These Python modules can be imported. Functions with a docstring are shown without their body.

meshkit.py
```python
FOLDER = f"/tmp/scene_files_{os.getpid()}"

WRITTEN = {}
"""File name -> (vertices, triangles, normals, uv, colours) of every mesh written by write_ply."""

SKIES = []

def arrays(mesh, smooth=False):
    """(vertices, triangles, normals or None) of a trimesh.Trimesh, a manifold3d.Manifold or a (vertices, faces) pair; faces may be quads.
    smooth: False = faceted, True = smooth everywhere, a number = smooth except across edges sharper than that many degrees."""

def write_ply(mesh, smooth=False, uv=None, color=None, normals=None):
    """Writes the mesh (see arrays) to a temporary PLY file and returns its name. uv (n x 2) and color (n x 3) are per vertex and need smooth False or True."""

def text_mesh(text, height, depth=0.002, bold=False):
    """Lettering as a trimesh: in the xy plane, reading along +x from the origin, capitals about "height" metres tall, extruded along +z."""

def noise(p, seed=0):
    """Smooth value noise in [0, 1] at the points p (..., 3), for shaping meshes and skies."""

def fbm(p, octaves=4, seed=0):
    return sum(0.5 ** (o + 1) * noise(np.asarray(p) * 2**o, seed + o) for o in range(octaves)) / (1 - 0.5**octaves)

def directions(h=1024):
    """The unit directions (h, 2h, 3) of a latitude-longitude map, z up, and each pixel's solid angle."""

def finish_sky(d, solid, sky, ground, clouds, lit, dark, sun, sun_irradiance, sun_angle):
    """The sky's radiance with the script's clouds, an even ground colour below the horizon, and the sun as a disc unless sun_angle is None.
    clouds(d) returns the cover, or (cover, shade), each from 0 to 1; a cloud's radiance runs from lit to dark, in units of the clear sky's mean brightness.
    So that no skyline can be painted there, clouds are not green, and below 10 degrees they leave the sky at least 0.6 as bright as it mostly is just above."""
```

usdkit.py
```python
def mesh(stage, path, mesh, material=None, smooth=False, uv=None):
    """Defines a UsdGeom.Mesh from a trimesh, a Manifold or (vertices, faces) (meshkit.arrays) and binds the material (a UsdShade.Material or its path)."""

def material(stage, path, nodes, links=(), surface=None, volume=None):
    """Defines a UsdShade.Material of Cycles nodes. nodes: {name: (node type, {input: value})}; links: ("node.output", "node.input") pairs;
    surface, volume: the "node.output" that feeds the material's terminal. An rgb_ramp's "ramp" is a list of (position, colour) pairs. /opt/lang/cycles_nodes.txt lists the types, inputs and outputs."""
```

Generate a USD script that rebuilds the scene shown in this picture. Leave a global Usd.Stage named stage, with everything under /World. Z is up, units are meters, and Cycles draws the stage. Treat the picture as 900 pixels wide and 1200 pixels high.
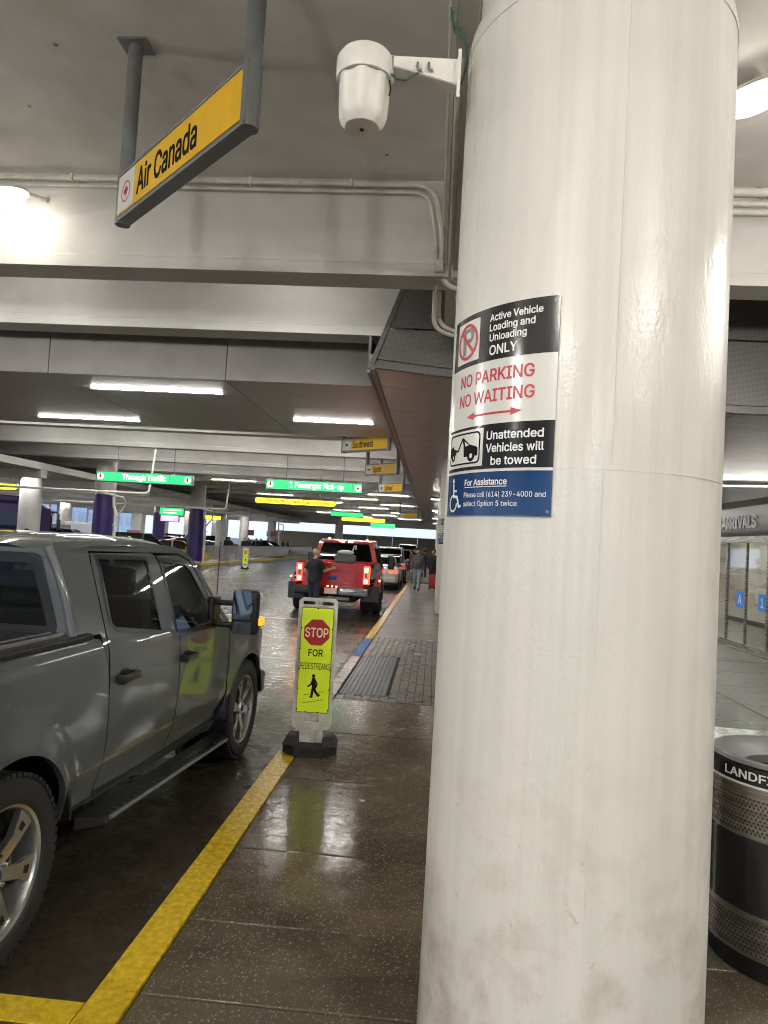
import math, random
import numpy as np, trimesh, manifold3d, usdkit, meshkit
from manifold3d import Manifold
from shapely.geometry import Polygon, Point, LineString, box as sbox
from shapely import affinity
from shapely.ops import unary_union
from pxr import Usd, UsdGeom, UsdLux, UsdShade, Gf, Sdf, Vt

rng = np.random.default_rng(7)
random.seed(7)
stage = Usd.Stage.CreateInMemory()
UsdGeom.SetStageUpAxis(stage, 'Z')
UsdGeom.SetStageMetersPerUnit(stage, 1.0)
UsdGeom.Xform.Define(stage, '/World')
UsdGeom.Scope.Define(stage, '/World/Looks')

# ---------------------------------------------------------------- camera, sky, sun, exposure
EXPOSURE = 1.72
ROLL, PITCH, YAW, EYE = math.radians(3.3), math.radians(2.66), math.radians(4.18), 1.85
fw = np.array([-math.sin(YAW) * math.cos(PITCH), math.cos(YAW) * math.cos(PITCH), math.sin(PITCH)])
R0 = np.array([math.cos(YAW), math.sin(YAW), 0.0])
U0 = np.cross(R0, fw)
Rc = math.cos(ROLL) * R0 + math.sin(ROLL) * U0
Uc = -math.sin(ROLL) * R0 + math.cos(ROLL) * U0
cam = UsdGeom.Camera.Define(stage, '/World/camera')
cam.CreateFocalLengthAttr(24.0)
cam.CreateHorizontalApertureAttr(24.0 * 900 / 830)
cam.CreateClippingRangeAttr(Gf.Vec2f(0.05, 3000))
cam.CreateExposureAttr(EXPOSURE)
m = np.eye(4)
m[0, :3], m[1, :3], m[2, :3], m[3, :3] = Rc, Uc, -fw, (0, 0, EYE)
cam.AddTransformOp().Set(Gf.Matrix4d(*m.ravel().tolist()))

SUN_DIR = np.array([-0.75, 0.45, 0.48]); SUN_DIR /= np.linalg.norm(SUN_DIR)
dome = UsdLux.DomeLight.Define(stage, '/World/sky')
dome.GetPrim().SetCustomDataByKey('kind', 'structure')
skymat = usdkit.material(stage, '/World/Looks/sky', {
    's': ('sky_texture', {'sky_type': 'single_scattering', 'sun_disc': False, 'sun_elevation': float(math.asin(SUN_DIR[2])), 'sun_rotation': float(math.atan2(SUN_DIR[0], SUN_DIR[1])), 'air_density': 1.0, 'aerosol_density': 2.0}),
    'tc': ('texture_coordinate', {}),
    'n': ('noise_texture', {'scale': 2.5, 'detail': 5.0}),
    'r': ('rgb_ramp', {'ramp': [(0.25, (0.72, 0.72, 0.72)), (0.6, (0.95, 0.95, 0.95))]}),
    'mx': ('mix', {'color2': (2.5, 3.2, 4.7)}),
    'b': ('background_shader', {'strength': 0.1})},
    [('tc.generated', 'n.vector'), ('n.fac', 'r.fac'), ('r.color', 'mx.fac'), ('s.color', 'mx.color1'), ('mx.color', 'b.color')], surface='b.background')
UsdShade.MaterialBindingAPI.Apply(dome.GetPrim()).Bind(skymat)
sun = UsdLux.DistantLight.Define(stage, '/World/sun')
sun.CreateIntensityAttr(0.2)
sun.CreateAngleAttr(12.0)
sun.CreateColorAttr(Gf.Vec3f(1.0, 0.97, 0.92))
sun.GetPrim().CreateAttribute('inputs:normalize', Sdf.ValueTypeNames.Bool).Set(True)
zz = SUN_DIR; xx = np.cross([0, 0, 1.0], zz); xx /= np.linalg.norm(xx); yy = np.cross(zz, xx)
sm = np.eye(4); sm[0, :3], sm[1, :3], sm[2, :3] = xx, yy, zz
sun.AddTransformOp().Set(Gf.Matrix4d(*sm.ravel().tolist()))

TUBE, HID, HIDV = 34.0, 118.0, 7.0        # radiance of the fluorescent tubes and of the lamp lenses

# ---------------------------------------------------------------- naming and prims
used = {}
def numbered(parent, name):
    k = used.setdefault(parent, {})
    n = k.get(name, 0)
    k[name] = n + 1
    return f'{parent}/{name}' if n == 0 else f'{parent}/{name}_{n:03d}'

def info(prim, label=None, cat=None, group=None, kind=None):
    for k, v in (('label', label), ('category', cat), ('group', group), ('kind', kind)):
        if v:
            prim.SetCustomDataByKey(k, v)
    return prim

def thing(name, label, cat, loc=(0, 0, 0), rz=0.0, group=None, kind=None):
    x = UsdGeom.Xform.Define(stage, numbered('/World', name))
    x.AddTranslateOp().Set(Gf.Vec3d(*map(float, loc)))
    if rz:
        x.AddRotateZOp().Set(float(rz))
    info(x.GetPrim(), label, cat, group, kind)
    return str(x.GetPath())

def dup(src, label, loc, rz=0.0, group=None):
    p = stage.GetPrimAtPath(src)
    base = src.split('/')[-1]
    x = UsdGeom.Xform.Define(stage, numbered('/World', base))
    x.GetPrim().GetReferences().AddInternalReference(Sdf.Path(src))
    x.ClearXformOpOrder()
    x.AddTranslateOp().Set(Gf.Vec3d(*map(float, loc)))
    x.AddRotateZOp().Set(float(rz))
    info(x.GetPrim(), label, p.GetCustomDataByKey('category'), group or p.GetCustomDataByKey('group'))
    x.GetPrim().SetInstanceable(True)
    return str(x.GetPath())

def obj(name, mesh, mat, parent='/World', smooth=30, label=None, cat=None, group=None, kind=None):
    path = numbered(parent, name)
    mm = usdkit.mesh(stage, path, mesh, mat, smooth=smooth)
    info(mm.GetPrim(), label, cat, group, kind)
    return path

# ---------------------------------------------------------------- materials
def link_noise(nodes, links, scale, detail=4, rough=0.55, name='n', stretch=None):
    nodes['geo'] = ('geometry', {})
    nodes[name] = ('noise_texture', {'scale': scale, 'detail': float(detail), 'roughness': rough})
    if stretch:
        nodes[name + 'm'] = ('mapping', {'scale': stretch})
        links += [('geo.position', name + 'm.vector'), (name + 'm.vector', name + '.vector')]
    else:
        links.append(('geo.position', name + '.vector'))

def M(name, col, rough=0.5, metal=0.0, coat=0.0, coat_rough=0.05, var=0.0, vs=4.0, bump=0.0, bs=60.0, rvar=0.0, spec=0.5, stretch=None, emit=0.0, emit_col=None, dark=None, aniso=0.0):
    nodes = {'p': ('principled_bsdf', {'base_color': col, 'roughness': rough, 'metallic': metal, 'coat_weight': coat, 'coat_roughness': coat_rough, 'specular_ior_level': spec, 'anisotropic': aniso})}
    links = []
    if emit:
        nodes['p'][1]['emission_color'] = emit_col or col
        nodes['p'][1]['emission_strength'] = emit
    if var or rvar:
        link_noise(nodes, links, vs, 6, 0.6, 'n', stretch)
    if var:
        d = dark if dark is not None else tuple(c * (1 - var) for c in col)
        nodes['r'] = ('rgb_ramp', {'ramp': [(0.34, d), (0.66, tuple(min(1, c * (1 + (0 if dark is not None else var * 0.5))) for c in col))]})
        links += [('n.fac', 'r.fac'), ('r.color', 'p.base_color')]
    if rvar:
        nodes['mr'] = ('map_range', {'from_min': 0.35, 'from_max': 0.65, 'to_min': max(0.02, rough - rvar), 'to_max': min(1.0, rough + rvar), 'clamp': True})
        links += [('n.fac', 'mr.value'), ('mr.result', 'p.roughness')]
    if bump:
        link_noise(nodes, links, bs, 3, 0.6, 'nb')
        nodes['b'] = ('bump', {'strength': 1.0, 'distance': bump})
        links += [('nb.fac', 'b.height'), ('b.normal', 'p.normal')]
    return usdkit.material(stage, '/World/Looks/' + name, nodes, links, surface='p.BSDF')

def emitter(name, col, strength):
    return usdkit.material(stage, '/World/Looks/' + name, {'e': ('emission', {'color': col, 'strength': strength})}, [], surface='e.emission')

def glass(name, tint, ior=1.5, gloss=0.02):
    return usdkit.material(stage, '/World/Looks/' + name, {
        'geo': ('geometry', {}), 'i': ('map_range', {'from_min': 0.0, 'from_max': 1.0, 'to_min': ior, 'to_max': 1.0 / ior}), 'f': ('fresnel', {'IOR': ior}), 't': ('transparent_bsdf', {'color': tint}), 'g': ('glossy_bsdf', {'color': (1, 1, 1), 'roughness': gloss}), 'm': ('mix_closure', {})},
        [('geo.backfacing', 'i.value'), ('i.result', 'f.IOR'), ('f.fac', 'm.fac'), ('t.BSDF', 'm.closure1'), ('g.BSDF', 'm.closure2')], surface='m.closure')

def wet_floor(name, base, chips=None, chip_scale=70.0, rough=(0.08, 0.42), bump=0.0012, bs=22.0, stretch=(1, 1, 1), dark=0.55, groove=None):
    nodes = {'geo': ('geometry', {}),
             'n1': ('noise_texture', {'scale': 1.3, 'detail': 6.0, 'roughness': 0.6}),
             'n2': ('noise_texture', {'scale': 9.0, 'detail': 4.0, 'roughness': 0.6}),
             'r1': ('rgb_ramp', {'ramp': [(0.3, tuple(c * dark for c in base)), (0.7, tuple(c * 1.25 for c in base))]}),
             'p': ('principled_bsdf', {'specular_ior_level': 0.5, 'ior': 1.4}),
             'ma': ('math', {'math_type': 'multiply_add', 'value2': 0.5}),
             'mr': ('map_range', {'from_min': 0.55, 'from_max': 0.95, 'to_min': rough[0], 'to_max': rough[1], 'clamp': True}),
             'mp': ('mapping', {'scale': stretch}),
             'nb': ('noise_texture', {'scale': bs, 'detail': 5.0, 'roughness': 0.62}),
             'b': ('bump', {'strength': 1.0, 'distance': bump})}
    links = [('geo.position', 'n1.vector'), ('geo.position', 'n2.vector'), ('n1.fac', 'r1.fac'), ('n1.fac', 'ma.value1'), ('n2.fac', 'ma.value3'), ('ma.value', 'mr.value'), ('mr.result', 'p.roughness'),
             ('geo.position', 'mp.vector'), ('mp.vector', 'nb.vector'), ('nb.fac', 'b.height'), ('b.normal', 'p.normal')]
    if chips:
        nodes['v'] = ('voronoi_texture', {'scale': chip_scale, 'randomness': 1.0})
        nodes['vm'] = ('mapping', {'scale': (1.0, 0.65, 1.0), 'rotation': (0, 0, 0.6)})
        nodes['nd'] = ('noise_texture', {'scale': 75.0, 'detail': 2.0})
        nodes['va'] = ('vector_math', {'math_type': 'multiply_add', 'vector2': (0.02, 0.02, 0.02)})
        nodes['rv'] = ('rgb_ramp', {'ramp': [(0.0, (1, 1, 1)), (0.30, (1, 1, 1)), (0.40, (0, 0, 0))]})
        nodes['sp'] = ('separate_color', {})
        nodes['th'] = ('math', {'math_type': 'greater_than', 'value2': 0.40})
        nodes['mu'] = ('math', {'math_type': 'multiply'})
        nodes['sc'] = ('math', {'math_type': 'multiply'})
        nodes['mc'] = ('mix', {'color2': chips})
        links += [('geo.position', 'nd.vector'), ('nd.color', 'va.vector1'), ('geo.position', 'va.vector3'), ('va.vector', 'vm.vector'), ('vm.vector', 'v.vector'), ('v.distance', 'rv.fac'), ('v.color', 'sp.color'), ('sp.r', 'th.value1'),
                  ('rv.color', 'mu.value1'), ('th.value', 'mu.value2'), ('mu.value', 'sc.value1'), ('sp.g', 'sc.value2'), ('sc.value', 'mc.fac'), ('r1.color', 'mc.color1'), ('mc.color', 'p.base_color')]
    else:
        links.append(('r1.color', 'p.base_color'))
    return usdkit.material(stage, '/World/Looks/' + name, nodes, links, surface='p.BSDF')

def perforated(name, base, hole, pitch):
    k = 2 * math.pi / pitch
    nodes = {'geo': ('geometry', {}), 's': ('separate_xyz', {}),
             'a': ('math', {'math_type': 'multiply', 'value2': k}), 'b': ('math', {'math_type': 'multiply', 'value2': k}),
             'sa': ('math', {'math_type': 'sine'}), 'sb': ('math', {'math_type': 'sine'}), 'm': ('math', {'math_type': 'multiply'}),
             'r': ('rgb_ramp', {'ramp': [(0.0, base), (0.6, hole)]}),
             'p': ('principled_bsdf', {'roughness': 0.45, 'metallic': 0.6})}
    links = [('geo.position', 's.vector'), ('s.x', 'a.value1'), ('s.z', 'b.value1'), ('a.value', 'sa.value1'), ('b.value', 'sb.value1'), ('sa.value', 'm.value1'), ('sb.value', 'm.value2'), ('m.value', 'r.fac'), ('r.color', 'p.base_color')]
    return usdkit.material(stage, '/World/Looks/' + name, nodes, links, surface='p.BSDF')

def column_paint():
    nodes = {'geo': ('geometry', {}), 'sep': ('separate_xyz', {}),
             'n': ('noise_texture', {'scale': 5.0, 'detail': 8.0, 'roughness': 0.65}),
             'hz': ('map_range', {'from_min': 0.3, 'from_max': 1.35, 'to_min': 1.0, 'to_max': 0.0, 'clamp': True}),
             'rn': ('rgb_ramp', {'ramp': [(0.48, (0, 0, 0)), (0.72, (1, 1, 1))]}),
             'mul': ('math', {'math_type': 'multiply'}), 'mul2': ('math', {'math_type': 'multiply', 'value2': 0.75}),
             'ms': ('mapping', {'scale': (22.0, 22.0, 0.5)}), 'ns': ('noise_texture', {'scale': 1.0, 'detail': 3.0}),
             'rs': ('rgb_ramp', {'ramp': [(0.3, (0.635, 0.62, 0.565)), (0.62, (0.69, 0.67, 0.615))]}),
             'mx': ('mix', {'color2': (0.36, 0.30, 0.22)}),
             'mb': ('mapping', {'scale': (1.0, 1.0, 0.35)}), 'nb': ('noise_texture', {'scale': 26.0, 'detail': 5.0, 'roughness': 0.6}),
             'b': ('bump', {'strength': 0.9, 'distance': 0.0035}),
             'nr': ('noise_texture', {'scale': 1.6, 'detail': 3.0}),
             'rr': ('map_range', {'from_min': 0.35, 'from_max': 0.65, 'to_min': 0.14, 'to_max': 0.42, 'clamp': True}),
             'sm': ('mapping', {'scale': (16.0, 16.0, 7.0), 'rotation': (0.5, 0.2, 0.0)}), 'sn': ('noise_texture', {'scale': 1.0, 'detail': 7.0, 'roughness': 0.72, 'distortion': 1.5}),
             'sr': ('rgb_ramp', {'ramp': [(0.62, (0, 0, 0)), (0.70, (0.7, 0.7, 0.7))]}), 'smul': ('math', {'math_type': 'multiply'}), 'mx2': ('mix', {'color2': (0.30, 0.27, 0.23)}),
             'h2': ('map_range', {'from_min': 0.5, 'from_max': 1.7, 'to_min': 1.0, 'to_max': 0.06, 'clamp': True}),
             'nc': ('noise_texture', {'scale': 75.0, 'detail': 3.0}), 'ad': ('math', {'math_type': 'multiply_add', 'value2': 0.35}),
             'p': ('principled_bsdf', {'specular_ior_level': 0.5})}
    links = [('geo.position', 'sm.vector'), ('sm.vector', 'sn.vector'), ('sn.fac', 'sr.fac'), ('sr.color', 'smul.value1'), ('sep.z', 'h2.value'), ('h2.result', 'smul.value2'), ('smul.value', 'mx2.fac'), ('mx.color', 'mx2.color1'), ('mx2.color', 'p.base_color'),
             ('geo.position', 'nc.vector'), ('nc.fac', 'ad.value1'), ('nb.fac', 'ad.value3'), ('ad.value', 'b.height'),
             ('geo.position', 'sep.vector'), ('geo.position', 'n.vector'), ('n.fac', 'rn.fac'), ('sep.z', 'hz.value'), ('rn.color', 'mul.value1'), ('hz.result', 'mul.value2'), ('mul.value', 'mul2.value1'),
             ('geo.position', 'ms.vector'), ('ms.vector', 'ns.vector'), ('ns.fac', 'rs.fac'), ('rs.color', 'mx.color1'), ('mul2.value', 'mx.fac'),
             ('geo.position', 'mb.vector'), ('mb.vector', 'nb.vector'), ('b.normal', 'p.normal'), ('geo.position', 'nr.vector'), ('nr.fac', 'rr.value'), ('rr.result', 'p.roughness')]
    return usdkit.material(stage, '/World/Looks/column_paint', nodes, links, surface='p.BSDF')

COLUMN = column_paint()
CONC = M('painted_concrete', (0.76, 0.745, 0.715), 0.7, var=0.12, vs=1.7, bump=0.002, bs=9, dark=(0.66, 0.64, 0.60))
BEAMC = M('beam_concrete', (0.70, 0.69, 0.665), 0.55, var=0.14, vs=0.9, bump=0.0012, bs=18, dark=(0.58, 0.57, 0.54))
GIRD = M('girder_paint', (0.60, 0.56, 0.48), 0.55, var=0.1, vs=2)
WHITEP = M('white_paint', (0.74, 0.72, 0.66), 0.45, var=0.12, vs=9)
PIPE = M('conduit_paint', (0.66, 0.64, 0.58), 0.45, var=0.15, vs=7)
DARKPAN = M('dark_fascia', (0.40, 0.385, 0.36), 0.5, 0.3, var=0.08, vs=3)
METCEIL = M('brushed_ceiling_metal', (0.47, 0.455, 0.43), 0.42, 0.6, var=0.10, vs=5, rvar=0.07, stretch=(0.4, 9, 1))
SOFFIT = M('soffit_metal', (0.42, 0.41, 0.39), 0.36, 0.65, var=0.10, vs=5, rvar=0.07, stretch=(0.4, 9, 1))
PERF = perforated('perforated_metal', (0.20, 0.195, 0.185), (0.07, 0.07, 0.068), 0.036)
BLACK = M('black_plastic', (0.012, 0.012, 0.013), 0.35, var=0.3, vs=20)
RUBBER = M('rubber', (0.018, 0.018, 0.018), 0.65, var=0.3, vs=30, bump=0.0006, bs=120)
GAP = M('dark_gap', (0.01, 0.01, 0.01), 0.8)
ALU = M('aluminium', (0.55, 0.55, 0.54), 0.3, 0.9, var=0.1, vs=12)
SIGNGREY = M('sign_frame_grey', (0.22, 0.225, 0.23), 0.4, 0.4, var=0.1, vs=10)
CHROME = M('chrome', (0.8, 0.8, 0.8), 0.08, 1.0)
MIRROR = M('mirror_glass', (0.42, 0.47, 0.48), 0.03, 1.0)
YELLOWSIGN = M('yellow_sign_face', (0.86, 0.50, 0.012), 0.35, var=0.06, vs=6)
YELLOWLIT = M('yellow_sign_lit', (0.80, 0.50, 0.02), 0.4, emit=0.75, emit_col=(0.95, 0.62, 0.03))
GREENLIT = M('green_sign_lit', (0.02, 0.42, 0.12), 0.4, emit=0.55, emit_col=(0.02, 0.55, 0.14))
PINKLIT = M('pink_sign_lit', (0.6, 0.25, 0.6), 0.4, emit=0.6, emit_col=(0.75, 0.3, 0.7))
LITWHITE = M('lit_lettering', (0.85, 0.85, 0.75), 0.4, emit=0.9, emit_col=(0.95, 0.93, 0.75))
INK = M('black_lettering', (0.012, 0.012, 0.012), 0.8, spec=0.1)
INKRED = M('red_print', (0.48, 0.035, 0.045), 0.35)
INKWHITE = M('white_print', (0.80, 0.80, 0.78), 0.35)
SIGNWHITE = M('sign_white', (0.72, 0.71, 0.67), 0.16, spec=0.6, bump=0.0006, bs=5)
SIGNBLACK = M('sign_black', (0.018, 0.018, 0.019), 0.14, spec=0.6, bump=0.0006, bs=5)
SIGNBLUE = M('sign_blue', (0.006, 0.045, 0.15), 0.16, spec=0.6, bump=0.0006, bs=5)
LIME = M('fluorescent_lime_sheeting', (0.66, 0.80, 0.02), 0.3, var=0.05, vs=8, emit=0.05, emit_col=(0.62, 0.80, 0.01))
STOPRED = M('stop_red', (0.50, 0.015, 0.02), 0.35)
PLASTICW = M('dirty_white_plastic', (0.62, 0.60, 0.53), 0.5, var=0.25, vs=9)
PAINTY = M('yellow_line_paint', (0.78, 0.54, 0.02), 0.22, var=0.4, vs=28, rvar=0.12, bump=0.0018, bs=34, dark=(0.50, 0.34, 0.025))
PAINTB = M('blue_line_paint', (0.05, 0.14, 0.36), 0.65, var=0.25, vs=7)
PAINTW = M('worn_white_line', (0.42, 0.41, 0.38), 0.35, var=0.4, vs=5)
WALK = wet_floor('sidewalk_aggregate', (0.118, 0.095, 0.062), (0.31, 0.275, 0.20), 92.0, (0.03, 0.22), 0.0020, 15.0, (1.0, 0.35, 1.0))
WALK2 = wet_floor('sidewalk_aggregate_darker', (0.108, 0.088, 0.058), (0.30, 0.265, 0.195), 95.0, (0.03, 0.20), 0.0020, 14.0, (0.5, 1.0, 1.0))
WALKFAR = wet_floor('sidewalk_far', (0.13, 0.112, 0.088), None, 60, (0.22, 0.5), 0.0006, 15.0)
BRICKM = wet_floor('paver', (0.105, 0.09, 0.07), None, 60, (0.2, 0.5), 0.0006, 30.0)
ROAD = wet_floor('wet_road', (0.045, 0.036, 0.025), None, 60, (0.14, 0.40), 0.0004, 5.0, (0.5, 1.0, 1.0), dark=0.5)
TACT = M('tactile_grey', (0.045, 0.05, 0.062), 0.4, var=0.3, vs=12)
RAMP = M('ramp_concrete', (0.20, 0.13, 0.10), 0.3, var=0.25, vs=6, rvar=0.12)
KERBY = M('kerb_yellow', (0.50, 0.36, 0.03), 0.5, var=0.5, vs=3)
PIER = M('pier_paint', (0.50, 0.49, 0.47), 0.6, var=0.1, vs=1.5)
PURPLE = M('purple_wrap', (0.030, 0.012, 0.105), 0.4, var=0.1, vs=2)
STEEL = M('brushed_steel', (0.42, 0.40, 0.37), 0.28, 0.95, var=0.1, vs=3, stretch=(1, 1, 14), rvar=0.06)
TUBEM = emitter('fluorescent_tube', (1.0, 0.97, 0.92), TUBE)
HIDM = emitter('lamp_lens', (1.0, 0.955, 0.875), HID)
HIDVM = emitter('drop_lens', (1.0, 0.92, 0.78), HIDV)
BACKWALL = M('back_wall_concrete', (0.24, 0.215, 0.17), 0.8, var=0.15, vs=0.5)
PALEWALL = M('pale_blue_wall', (0.62, 0.68, 0.76), 0.6, var=0.08, vs=0.4)
TREEM = M('foliage', (0.06, 0.11, 0.03), 0.7, var=0.4, vs=3)
CLEAR = glass('clear_glass', (0.86, 0.90, 0.88))
TINT = glass('tinted_car_glass', (0.42, 0.46, 0.44), 1.5)
TINTREAR = glass('dark_car_glass', (0.06, 0.065, 0.07), 1.52)
PAINTGREY = M('grey_car_paint', (0.072, 0.082, 0.088), 0.5, 0.0, coat=1.0, coat_rough=0.015)
PAINTRED = M('red_car_paint', (0.42, 0.008, 0.012), 0.35, 0.1, coat=1.0, coat_rough=0.05)
PAINTWH = M('white_car_paint', (0.62, 0.60, 0.54), 0.35, 0.0, coat=0.8)
PAINTSI = M('silver_car_paint', (0.36, 0.36, 0.38), 0.3, 0.6, coat=0.8)
PAINTBK = M('black_car_paint', (0.015, 0.016, 0.018), 0.3, 0.2, coat=1.0)
PAINTGN = M('lime_taxi_paint', (0.35, 0.50, 0.05), 0.35, 0.0, coat=0.8)
PAINTYE = M('yellow_taxi_paint', (0.55, 0.36, 0.03), 0.35, 0.0, coat=0.8)
TAILRED = M('red_lamp', (0.5, 0.01, 0.01), 0.25, emit=1.3, emit_col=(1.0, 0.06, 0.03), coat=1)
TAILDIM = M('red_lamp_dim', (0.45, 0.015, 0.012), 0.2, emit=0.25, emit_col=(1.0, 0.05, 0.02), coat=1)
TAILHOT = M('bright_lamp_core', (0.9, 0.6, 0.3), 0.25, emit=2.4, emit_col=(1.0, 0.45, 0.12))
AMBER = M('amber_lamp', (0.8, 0.3, 0.02), 0.25, emit=0.55, emit_col=(1.0, 0.30, 0.01))
CABLAMP = M('cab_marker_lamp', (0.9, 0.6, 0.4), 0.25, emit=5.0, emit_col=(1.0, 0.72, 0.50))
PLATE = M('number_plate', (0.62, 0.42, 0.36), 0.4, emit=0.06, emit_col=(0.9, 0.45, 0.35))
SKIN = M('skin', (0.48, 0.28, 0.19), 0.55, var=0.1, vs=20)
DENIM = M('light_denim', (0.30, 0.36, 0.44), 0.8, var=0.15, vs=25)
CLOTHBK = M('black_cloth', (0.012, 0.012, 0.014), 0.8, var=0.3, vs=25)
CLOTHNAVY = M('navy_cloth', (0.02, 0.025, 0.045), 0.8, var=0.3, vs=25)
CLOTHGREY = M('grey_cloth', (0.12, 0.12, 0.115), 0.8, var=0.2, vs=25)
HAIRM = M('dark_hair', (0.02, 0.014, 0.01), 0.6, var=0.3, vs=60)
BEIGE = M('beige_interior_wall', (0.50, 0.45, 0.38), 0.6, var=0.05, vs=2)
BANDM = M('smooth_band_metal', (0.30, 0.29, 0.28), 0.3, 0.8)
BLUESIGN = M('blue_door_sign', (0.01, 0.16, 0.52), 0.4, emit=0.1, emit_col=(0.01, 0.2, 0.7))
BAGW = M('white_plastic_bag', (0.50, 0.50, 0.51), 0.35, bump=0.004, bs=25)
SUITRED = M('red_suitcase_shell', (0.42, 0.02, 0.02), 0.35)

# ---------------------------------------------------------------- mesh helpers
cat = trimesh.util.concatenate
def bx(x0, x1, y0, y1, z0, z1):
    b = trimesh.creation.box((abs(x1 - x0), abs(y1 - y0), abs(z1 - z0)))
    b.apply_translation(((x0 + x1) / 2, (y0 + y1) / 2, (z0 + z1) / 2))
    return b

def man(t):
    return trimesh.Trimesh(*(lambda q: (np.array(q.vert_properties)[:, :3], np.array(q.tri_verts)))(t.to_mesh()), process=False)

def hull(points):
    return man(Manifold.hull_points(np.asarray(points, float)))

def rbox(x0, x1, y0, y1, z0, z1, r=0.01, seg=6):
    """a box with rounded edges"""
    r = min(r, abs(x1 - x0) / 2.01, abs(y1 - y0) / 2.01, abs(z1 - z0) / 2.01)
    s = trimesh.creation.icosphere(1, r).vertices
    pts = [s + (x, y, z) for x in (min(x0, x1) + r, max(x0, x1) - r) for y in (min(y0, y1) + r, max(y0, y1) - r) for z in (min(z0, z1) + r, max(z0, z1) - r)]
    return hull(np.vstack(pts))

def tube(pts, r, sides=10):
    p = np.asarray(pts, float)
    t = np.gradient(p, axis=0); t /= np.linalg.norm(t, axis=1, keepdims=True) + 1e-12
    ref = np.array([0, 0, 1.0]) if abs(t[0, 2]) < 0.9 else np.array([1.0, 0, 0])
    a = np.cross(t[0], ref); a /= np.linalg.norm(a)
    rr = np.broadcast_to(np.asarray(r, float), (len(p),))
    ang = np.arange(sides) * 2 * np.pi / sides
    rings = []
    for i in range(len(p)):
        a = a - (a @ t[i]) * t[i]; a /= np.linalg.norm(a) + 1e-12
        b = np.cross(t[i], a)
        rings.append(p[i] + rr[i] * (np.cos(ang)[:, None] * a + np.sin(ang)[:, None] * b))
    return loft(rings)

def loft(rings, caps=True):
    n, k = len(rings[0]), len(rings)
    v = np.vstack(rings)
    f = []
    for i in range(k - 1):
        for j in range(n):
            a, b = i * n + j, i * n + (j + 1) % n
            f += [(a, b, b + n), (a, b + n, a + n)]
    if caps:
        v = np.vstack([v, np.mean(rings[0], 0), np.mean(rings[-1], 0)])
        c0, c1 = len(v) - 2, len(v) - 1
        for j in range(n):
            f += [(c0, (j + 1) % n, j), (c1, (k - 1) * n + j, (k - 1) * n + (j + 1) % n)]
    t = trimesh.Trimesh(v, np.array(f), process=False)
    if t.volume < 0:
        t.invert()
    return t

def lathe(profile, sides=48):
    return trimesh.creation.revolve(np.asarray(profile, float), sections=sides)

def arc(p0, p1, p2, n=8):
    """quadratic bend through a corner"""
    p0, p1, p2 = map(lambda q: np.asarray(q, float), (p0, p1, p2))
    t = np.linspace(0, 1, n)[:, None]
    return (1 - t) ** 2 * p0 + 2 * t * (1 - t) * p1 + t ** 2 * p2

def bend(points, r=0.15):
    """a polyline with rounded corners"""
    p = [np.asarray(q, float) for q in points]
    out = [p[0]]
    for i in range(1, len(p) - 1):
        a, b = p[i - 1] - p[i], p[i + 1] - p[i]
        la, lb = np.linalg.norm(a), np.linalg.norm(b)
        q = min(r, la * 0.49, lb * 0.49)
        out += list(arc(p[i] + a / la * q, p[i], p[i] + b / lb * q, 7))
    return np.array(out + [p[-1]])

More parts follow.
